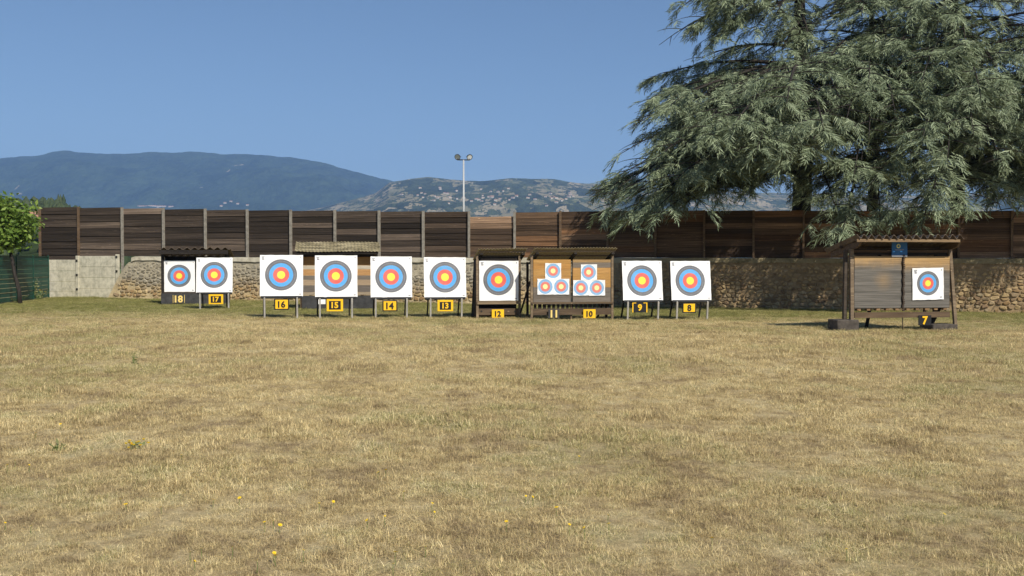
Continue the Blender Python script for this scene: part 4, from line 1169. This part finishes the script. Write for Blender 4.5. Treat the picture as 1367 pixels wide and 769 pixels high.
def cedar(px, d, height, r0, tips, nrand, label, seed, hmin, span, lens, up=0.10):
    rr = random.Random(seed)
    g = at_depth(px, 352, d)
    fr = Frame((g.x, g.y, float(gz(g.x))), 0)
    t = thing('cedar_tree', fr, label, 'tree', 'cedars behind the fence')
    pts = [(0, 0, -0.2)] + [(0.10 * math.sin(k * 0.9 + seed), 0.1 * math.cos(k * 1.1), height * k / 9) for k in range(1, 10)]
    MB().tube(pts, [r0 * 1.25] + [r0 * (1 - 0.93 * (k / 9) ** 2) for k in range(1, 10)], 12).build('trunk', MT['bark'], t, True)
    limbs = []
    for (tx, ty, td, za) in tips:
        p = at_depth(tx, ty, td) - fr.o
        limbs.append((za, p))
    for i in range(nrand):
        z = hmin + (height - hmin - 0.6) * ((i + rr.random()) / nrand)
        az = span[0] + (span[1] - span[0]) * ((i * 0.618034 + 0.08 * rr.random()) % 1)
        q = (z - hmin) / (height - hmin)
        L = (lens[0] * (1 - q) + lens[1] * q) * rr.uniform(0.75, 1.1)
        limbs.append((z, Vector((L * math.cos(az), L * math.sin(az), z + up * L - rr.uniform(0.05, 0.32) * L))))
    wood_ = MB()
    P, A, K = [], [], []          # spray positions, axes, prototypes
    def sprays(path, t0, step, sc0, sc1, dro):
        n = len(path)
        Ls = sum((path[i + 1] - path[i]).length for i in range(n - 1))
        cnt = max(2, int(Ls * (1 - t0) / step))
        for i in range(cnt):
            tt = t0 + (1 - t0) * (i + rr.random()) / cnt
            k = min(n - 2, int(tt * (n - 1))); fq = tt * (n - 1) - k
            p = path[k].lerp(path[k + 1], fq)
            tg = (path[k + 1] - path[k]).normalized()
            side = Vector((-tg.y, tg.x, 0))
            if side.length < 0.1: side = Vector((1, 0, 0))
            side.normalize()
            cl = float(fbm((p.x + p.z * 0.7) * 0.7 + seed, (p.y * 0.8 + p.z) * 0.7, 2))
            if cl < 0.41 + 0.10 * rr.random(): continue
            an = rr.choice((-1, 1)) * rr.uniform(0.15, 1.25)
            dr = tg * math.cos(an) + side * math.sin(an) + Vector((0, 0, -rr.uniform(0.0, dro)))
            P.append(p); A.append((dr.normalized(), rr.uniform(sc0, sc1) * (1 - 0.25 * tt), rr.uniform(-0.5, 0.5))); K.append(rr.randrange(8))
    for z, tip in limbs:
        a = Vector((0, 0, z))
        L = (tip - a).length
        c = a.lerp(tip, 0.55) + Vector((0, 0, 0.14 * L + 0.15))
        path = bez(a, c, tip, 9)
        wood_.tube(path, [max(0.012, (0.02 + 0.013 * L) * (1 - k / 8.4)) for k in range(9)], 5, False)
        sprays(path, 0.25, 0.15, 0.6, 1.2, 0.45)
        ns = int(2 + L * 1.15)
        for j in range(ns):
            tt = 0.22 + 0.74 * (j + rr.random() * 0.6) / ns
            k = min(7, int(tt * 8)); p = path[k].lerp(path[k + 1], tt * 8 - k)
            tg = (path[k + 1] - path[k]).normalized()
            sd = 1 if j % 2 else -1
            an = sd * rr.uniform(0.6, 1.15)
            hd = Vector((tg.x * math.cos(an) - tg.y * math.sin(an), tg.x * math.sin(an) + tg.y * math.cos(an), 0)).normalized()
            l2 = min(3.0, (0.5 + 0.42 * L * (1 - tt) + 0.25)) * rr.uniform(0.7, 1.15)
            e = p + hd * l2 + Vector((0, 0, -rr.uniform(0.10, 0.45) * l2))
            p2 = bez(p, p.lerp(e, 0.55) + Vector((0, 0, 0.12 * l2)), e, 5)
            wood_.tube(p2, [0.022, 0.018, 0.014, 0.010, 0.006], 4, False)
            sprays(p2, 0.12, 0.145, 0.5, 1.05, 0.6)
    wood_.build('branches', MT['bark'], t, True)
    V, Q, off = [], [], 0
    for p, (dr, s_, roll), k in zip(P, A, K):
        x = np.array(dr); y = np.cross([0, 0, 1.0], x); ny_ = np.linalg.norm(y)
        y = y / ny_ if ny_ > 1e-3 else np.array([0, 1.0, 0])
        z = np.cross(x, y)
        y, z = y * math.cos(roll) + z * math.sin(roll), z * math.cos(roll) - y * math.sin(roll)
        v, q = SPRAY[k]
        V.append((v @ np.stack([x, y, z])) * s_ + np.array(p)); Q.append(q + off); off += len(v)
    print('cedar sprays', len(P), 'quads', sum(len(q) for q in Q))
    link('crown', quad_mesh('crown', np.concatenate(V), np.concatenate(Q), MT['needle']), t)
    return t

cedar(1068, 43.0, 18.5, 0.42,
      [(903, 14, 42.0, 14.6), (925, 40, 41.0, 13.8), (940, 66, 40.5, 13.2), (985, 20, 39.5, 14.0), (858, 110, 44.5, 10.3), (905, 118, 45.5, 10.2),
       (852, 142, 40.5, 9.8), (838, 172, 39.5, 9.2), (824, 208, 40.0, 8.4), (842, 226, 37.8, 7.6), (815, 240, 40.5, 7.2), (786, 262, 40.0, 6.5), (800, 285, 38.8, 6.0), (832, 300, 37.2, 5.8), (868, 296, 36.2, 5.7),
       (880, 150, 37.5, 9.8), (905, 200, 36.5, 8.4), (895, 246, 35.6, 7.2), (940, 165, 36.2, 9.6), (965, 215, 35.4, 8.2), (950, 238, 35.6, 7.2), (1000, 212, 35.2, 8.0), (1010, 150, 36.0, 9.8), (1040, 195, 35.4, 8.6), (1030, 226, 36.2, 7.8), (1075, 165, 35.4, 9.6), (1090, 208, 35.0, 8.4), (1118, 286, 36.5, 7.0),
       (880, 60, 46.0, 13.6), (1000, -30, 40.0, 15.5), (958, 4, 39.5, 14.4), (1000, 48, 40.0, 13.2), (1032, 28, 40.0, 13.6), (1042, 78, 40.0, 12.2), (928, 2, 43.0, 14.8), (1082, 68, 40.0, 12.4), (1005, 86, 45.0, 11.6), (960, 40, 44.5, 13.4), (1120, -20, 40, 15.0),
       (930, 190, 34.6, 8.6), (975, 175, 34.2, 9.2), (1010, 200, 33.8, 8.6), (1050, 140, 34.0, 10.0), (1055, 215, 33.8, 8.2), (1100, 175, 33.8, 9.2), (870, 215, 36.0, 8.0), (850, 255, 37.0, 7.0), (985, 130, 37.5, 10.2), (930, 135, 38.5, 10.2), (890, 178, 38.0, 9.2), (1120, 130, 36, 10.4), (1000, 170, 46, 9.6), (808, 268, 39.0, 6.8), (845, 282, 37.4, 6.4), (882, 272, 36.8, 6.6), (862, 236, 37.8, 7.6), (825, 250, 38.6, 7.2), (900, 285, 38.5, 6.2), (800, 255, 41.5, 7.0), (1090, 200, 47, 9.0), (960, 220, 46, 8.4)],
      9, 'huge spreading cedar on the left of the group, its boughs over the fence', 11, 7.5, (-0.2, 2.6), (6.5, 3.0))
cedar(1163, 45.5, 16.5, 0.26, [(1130, 30, 39.5, 13.5), (1120, 95, 38.5, 11.5), (1150, 150, 37.2, 9.6), (1125, 310, 35.5, 6.6), (1150, 215, 35.2, 8.2), (1175, 290, 35.8, 6.6), (1185, 60, 38.4, 12.6), (1200, 120, 37.0, 10.6), (1130, 160, 34.4, 9.8), (1160, 185, 34.0, 9.2), (1195, 150, 34.2, 10.0), (1140, 235, 34.2, 8.0), (1100, 90, 37.5, 11.8), (1160, 110, 36.0, 11.2), (1150, 20, 38.5, 13.8), (1100, 40, 41.0, 13.4)],
      15, 'slender cedar with thin trunk in the middle of the group', 23, 7.2, (-2.9, 0.4), (6.0, 3.0))
cedar(1273, 41.8, 17.5, 0.30, [(1190, 75, 37.0, 12.8), (1205, 165, 35.6, 9.8), (1215, 230, 34.8, 8.0), (1230, 305, 34.8, 6.4), (1160, 250, 35.4, 7.8), (1290, 285, 34.8, 6.6), (1330, 200, 35.0, 9.0), (1340, 110, 36.0, 11.4), (1275, 150, 35.2, 10.4), (1250, 40, 37.0, 13.6), (1350, 30, 37.0, 13.6), (1365, 250, 36.5, 7.4), (1405, 190, 37.0, 9.2), (1390, 268, 38.5, 7.0), (1425, 110, 38.0, 11.4), (1330, 262, 38.0, 7.0), (1345, 165, 37.5, 9.8), (1440, 240, 40.0, 7.8), (1310, 236, 39.5, 7.6), (1230, 190, 33.8, 9.4), (1265, 215, 33.6, 8.8), (1300, 180, 33.8, 9.8), (1340, 225, 34.2, 8.6), (1310, 130, 34.6, 11.0), (1230, 110, 35.0, 11.6), (1290, 70, 36.0, 12.6), (1215, 20, 37.5, 14.0), (1310, 10, 37.0, 14.4), (1245, 265, 34.6, 7.6), (1340, 290, 35.8, 6.8)],
      30, 'dense cedar with dark trunk at the right edge, nearest the big stall', 37, 6.4, (-3.3, 0.9), (7.0, 3.4))

cedar(1445, 40.5, 17.0, 0.30, [(1352, 215, 35.0, 8.6), (1365, 150, 34.4, 10.4), (1385, 225, 33.6, 8.4), (1420, 200, 33.0, 9.2), (1470, 215, 33.0, 8.6), (1520, 195, 33.2, 9.0), (1345, 265, 37.0, 7.4), (1400, 285, 34.5, 6.8), (1450, 270, 33.6, 7.0), (1500, 260, 33.6, 7.4), (1360, 80, 36.5, 12.2), (1560, 225, 34.5, 8.2), (1350, 295, 36.8, 6.4)],
      18, 'cedar mostly beyond the right edge, only its left boughs showing', 51, 6.2, (-3.1, 0.6), (6.6, 3.2))

# ------------------------------------------------------------------ leafy tree at left
m = NT('broad_leaf'); r = m.island(); c = m.ramp(r, [(0, (0.085, 0.15, 0.025)), (0.6, (0.16, 0.25, 0.045)), (1, (0.25, 0.34, 0.075))]); m.color(c).rough(0.45).translucent(0.3, c); MT['leaf'] = m.m
MT['weedleaf'] = plain('weed_leaf', (0.21, 0.22, 0.095), 0.6, 0, 0.35)
g = ground(27, 405.5)
fr = Frame((g.x, g.y, float(gz(g.x))), 0)
t = thing('leafy_tree', fr, 'bright green leafy small tree leaning over the green fence', 'tree')
tp = at_depth(14, 336, g.y + 0.3) - fr.o; tq = at_depth(0, 310, g.y + 0.5) - fr.o
trunk = [Vector((0, 0, -0.1)), Vector((-0.03, 0.0, 0.5)), tp.lerp(Vector((0, 0, 0)), 0.45), tp, tq]
MB().tube(trunk, [0.10, 0.085, 0.075, 0.065, 0.05], 9).build('trunk', MT['bark'], t, True)
rl = random.Random(3); br = MB(); LV, LQ = [], []
cen = at_depth(-5, 298, g.y + 0.3) - fr.o
for i in range(110):
    a = rl.uniform(0, 2 * math.pi); e = rl.uniform(-1.2, 1.4)
    rad = Vector((1.7 * math.cos(a) * math.cos(e), 1.5 * math.sin(a) * math.cos(e), 1.15 * math.sin(e))) * rl.uniform(0.45, 1.05)
    tip = cen + rad
    st_ = trunk[3].lerp(trunk[4], rl.random())
    path = bez(st_, st_.lerp(tip, 0.5) + Vector((0, 0, 0.25)), tip, 6)
    br.tube(path, [0.028, 0.022, 0.017, 0.012, 0.008, 0.004], 5, False)
    for j in range(44):
        q = path[-1].lerp(path[2], rl.random() ** 1.4) + Vector((rl.gauss(0, 0.16), rl.gauss(0, 0.16), rl.gauss(0, 0.14)))
        d = Vector((rl.gauss(0, 1), rl.gauss(0, 1), rl.gauss(-0.5, 0.6))).normalized()
        s_ = d.orthogonal().normalized(); s_.rotate(Matrix.Rotation(rl.uniform(0, 6.3), 3, d))
        ln = rl.uniform(0.15, 0.30); n = len(LV)
        up_ = d.cross(s_)
        LV += [q, q + d * ln * 0.5 + s_ * ln * 0.24 + up_ * 0.012, q + d * ln - up_ * 0.015, q + d * ln * 0.5 - s_ * ln * 0.24 + up_ * 0.012]
        LQ += [(n, n + 1, n + 2, n + 3)]
br.build('branches', MT['bark'], t, True)
link('crown', quad_mesh('crown', [tuple(p) for p in LV], LQ, MT['leaf']), t)

# ------------------------------------------------------------------ plants on the lawn
def weed(px, py, n, h, flower, label, cat='plant', spread=0.25, group=None):
    g = ground(px, py); fr = Frame((g.x, g.y, float(gz(g.x))), random.uniform(0, 6))
    t = thing('weed', fr, label, cat, group)
    sb = MB(); LV, LQ = [], []; fb = MB()
    for i in range(n):
        a = random.uniform(0, 6.3); l = random.uniform(0.5, 1) * h; s_ = random.uniform(0.1, 1) * spread
        tip = Vector((math.cos(a) * s_, math.sin(a) * s_, l))
        path = bez(Vector((tip.x * 0.15, tip.y * 0.15, -0.02)), Vector((tip.x * 0.4, tip.y * 0.4, l * 0.7)), tip, 5)
        sb.tube(path, [0.006, 0.005, 0.004, 0.004, 0.003], 4, False)
        for j in range(7):
            q = path[0].lerp(path[-1], random.uniform(0.1, 0.9)); d = Vector((random.gauss(0, 1), random.gauss(0, 1), random.gauss(0.4, 0.4))).normalized(); s2 = d.orthogonal().normalized(); ln = random.uniform(0.05, 0.12) * (0.5 + h); k = len(LV)
            LV += [q, q + d * ln * 0.5 + s2 * ln * 0.2, q + d * ln, q + d * ln * 0.5 - s2 * ln * 0.2]; LQ += [(k, k + 1, k + 2, k + 3)]
        if flower:
            for j in range(3):
                q = tip + Vector((random.gauss(0, 0.03), random.gauss(0, 0.03), random.gauss(0, 0.02)))
                fb.tube([q, q + Vector((0, 0, 0.010))], [0.007, 0.015], 6)
    sb.build('stems', MT['stem'], t); link('leaves', quad_mesh('leaves', [tuple(p) for p in LV], LQ, MT['weedleaf']), t)
    if flower: fb.build('blossoms', MT[flower], t)
    return t
weed(40, 400, 16, 1.0, 'wpetal', 'tall weed with white blossoms at the end of the green fence', spread=0.45)
weed(52, 400, 14, 0.55, 'petal', 'low bushy weed with yellowish heads against the concrete wall', spread=0.45)
weed(24, 405, 14, 0.35, None, 'green weeds around the foot of the leafy tree', spread=0.4)
weed(77, 602, 4, 0.09, None, 'dark green weed in the lawn at left foreground', spread=0.10)
weed(180, 600, 4, 0.08, 'petal', 'low weed crowned with a cluster of yellow flowers in left foreground', spread=0.10)
weed(179, 486, 2, 0.28, None, 'single tall thin weed standing in the lawn below number 18', spread=0.06)

pet = MB()
for k in range(11):
    a = 2 * math.pi * k / 11; a2 = a + 0.42
    pet.add([(0, 0, 0.004), (0.012 * math.cos(a - 0.25), 0.012 * math.sin(a - 0.25), 0.006), (0.019 * math.cos(a), 0.019 * math.sin(a), 0.009), (0.012 * math.cos(a + 0.25), 0.012 * math.sin(a + 0.25), 0.006)], [(0, 1, 2, 3)])
pet.add([(0.007 * math.cos(k), 0.007 * math.sin(k), 0.011) for k in range(6)], [(0, 1, 2, 3, 4, 5)])
bloom_me = pet.mesh('bloom', MT['petal'])
stem_me = MB().tube([(0, 0, -0.07), (0.004, 0, -0.03), (0, 0, 0.003)], [0.0018, 0.0016, 0.0015], 5).mesh('stem', MT['stem'])
FL = [(10, 625), (20, 618), (39, 622), (42, 706), (7, 703), (48, 579), (81, 567), (123, 600), (161, 668), (215, 680), (242, 607), (168, 676), (254, 745), (260, 754), (269, 739), (310, 738), (343, 758), (368, 747), (366, 744), (405, 743), (353, 703), (365, 699), (374, 704), (285, 671), (320, 669), (445, 672), (426, 677), (490, 702), (455, 560), (270, 543), (539, 661), (577, 677), (580, 688), (568, 734), (528, 744), (525, 759), (676, 702), (702, 665), (711, 668), (743, 681), (760, 708), (780, 711), (813, 706), (812, 691), (838, 581), (773, 610), (514, 696), (505, 634), (515, 629), (1000, 640), (1130, 742), (1195, 560), (1260, 690), (950, 725)]
for i, (px, py) in enumerate(FL):
    g = ground(px, py + 8)
    fr = Frame((g.x, g.y, float(gz(g.x)) + random.uniform(0.05, 0.075)), random.uniform(0, 6))
    t = thing('yellow_flower', fr, 'small yellow wildflower in the dry lawn of the foreground', 'flower', 'yellow flowers in the lawn')
    s_ = random.uniform(0.45, 0.95)
    link('bloom', bloom_me, t, rot=(random.uniform(-0.5, 0.7), random.uniform(-0.5, 0.5), 0), scale=(s_,) * 3)
    link('stem', stem_me, t)

# ------------------------------------------------------------------ grass
tufts = bpy.data.collections.new('grass_tufts')
def tuft(name, n, rad, hmin, hmax, wd, flat, seed):
    rr = np.random.default_rng(seed)
    V, Q = [], []
    for i in range(n):
        a, r_ = rr.uniform(0, 2 * math.pi), rad * math.sqrt(rr.random())
        p = np.array([r_ * math.cos(a), r_ * math.sin(a), -0.005])
        h = rr.uniform(hmin, hmax); b_ = rr.uniform(0, 2 * math.pi)
        ln = rr.uniform(0.15, 0.9) * h if rr.random() > flat else rr.uniform(1.2, 3.0) * h
        if ln > h: h *= 0.45
        d = np.array([math.cos(b_), math.sin(b_), 0])
        s_ = np.array([-d[1], d[0], 0]) * wd * rr.uniform(0.55, 1.3)
        k = len(V)
        m1 = p + d * ln * 0.35 + np.array([0, 0, h * 0.65]); tp_ = p + d * ln + np.array([0, 0, h])
        V += [p - s_, p + s_, m1 + s_ * 0.8, m1 - s_ * 0.8, tp_ + s_ * 0.15, tp_ - s_ * 0.15]
        Q += [(k, k + 1, k + 2, k + 3), (k + 3, k + 2, k + 4, k + 5)]
    o = bpy.data.objects.new(name, quad_mesh(name, V, Q, MT['blade']))
    tufts.objects.link(o)
for i in range(7): tuft(f'grass_tuft_{i}', 105, 0.14, 0.015, 0.055, 0.0015, 0.62, 60 + i)

def lawn_points():
    X, Y, Sx = [], [], []
    for d0, d1, den, s0 in ((4.6, 9, 210, 0.72), (9, 16, 110, 0.9), (16, 28, 52, 1.2), (28, 50, 44, 1.1)):
        wmax = d1 * 0.64
        n = int(2 * wmax * (d1 - d0) * den)
        x = rng.uniform(-wmax, wmax, n); y = rng.uniform(d0, d1, n)
        k = (np.abs(x) < y * 0.60 + 0.8)
        # stop at the boundary wall and the green fence
        dist = (x - WF.o.x) * WF.Y.x + (y - WF.o.y) * WF.Y.y
        k &= dist < -0.02
        gdist = (x - GF.o.x) * GF.Y.x + (y - GF.o.y) * GF.Y.y
        k &= gdist > 0.03 if GF.Y.x > 0 else gdist < -0.03
        x, y, dist = x[k], y[k], dist[k]
        s_ = s0 * (0.35 + 1.3 * fbm(x * 1.3, y * 1.3, 4)) * rng.uniform(0.75, 1.25, len(x))
        s_ *= 1 + 0.9 * np.exp(-np.abs(dist) / 0.5) * rng.random(len(x))
        X.append(x); Y.append(y); Sx.append(s_)
    return np.concatenate(X), np.concatenate(Y), np.concatenate(Sx)
gx, gy, gs = lawn_points()
print('grass tufts', len(gx))
me = bpy.data.meshes.new('grass')
me.vertices.add(len(gx))
me.vertices.foreach_set('co', np.stack([gx, gy, gz(gx) + (fbm(gx * 0.5, gy * 0.5) - 0.5) * 0.05 - 0.004], 1).ravel().astype(np.float32))
at = me.attributes.new('rot', 'FLOAT_VECTOR', 'POINT')
at.data.foreach_set('vector', np.stack([rng.normal(0, 0.12, len(gx)), rng.normal(0, 0.12, len(gx)), rng.uniform(0, 6.28, len(gx))], 1).ravel().astype(np.float32))
at = me.attributes.new('scl', 'FLOAT', 'POINT'); at.data.foreach_set('value', gs.astype(np.float32))
at = me.attributes.new('idx', 'INT', 'POINT'); at.data.foreach_set('value', rng.integers(0, 7, len(gx)).astype(np.int32))
go = link('grass', me)
tag(go, 'short dry straw coloured grass covering the whole field', 'grass', kind='stuff')
ng = bpy.data.node_groups.new('scatter_grass', 'GeometryNodeTree')
ng.interface.new_socket('Geometry', in_out='INPUT', socket_type='NodeSocketGeometry')
ng.interface.new_socket('Geometry', in_out='OUTPUT', socket_type='NodeSocketGeometry')
N = ng.nodes; Lk = ng.links
gi, gout = N.new('NodeGroupInput'), N.new('NodeGroupOutput')
ci = N.new('GeometryNodeCollectionInfo'); ci.inputs['Collection'].default_value = tufts
ci.inputs['Separate Children'].default_value = True; ci.inputs['Reset Children'].default_value = True
ip = N.new('GeometryNodeInstanceOnPoints'); ip.inputs['Pick Instance'].default_value = True
def attr(nm, ty):
    a = N.new('GeometryNodeInputNamedAttribute'); a.data_type = ty; a.inputs['Name'].default_value = nm
    return a.outputs['Attribute']
Lk.new(gi.outputs[0], ip.inputs['Points']); Lk.new(ci.outputs[0], ip.inputs['Instance'])
e2r = N.new('FunctionNodeEulerToRotation'); Lk.new(attr('rot', 'FLOAT_VECTOR'), e2r.inputs[0]); Lk.new(e2r.outputs[0], ip.inputs['Rotation'])
Lk.new(attr('scl', 'FLOAT'), ip.inputs['Scale']); Lk.new(attr('idx', 'INT'), ip.inputs['Instance Index'])
Lk.new(ip.outputs[0], gout.inputs[0])
md = go.modifiers.new('scatter', 'NODES'); md.node_group = ng
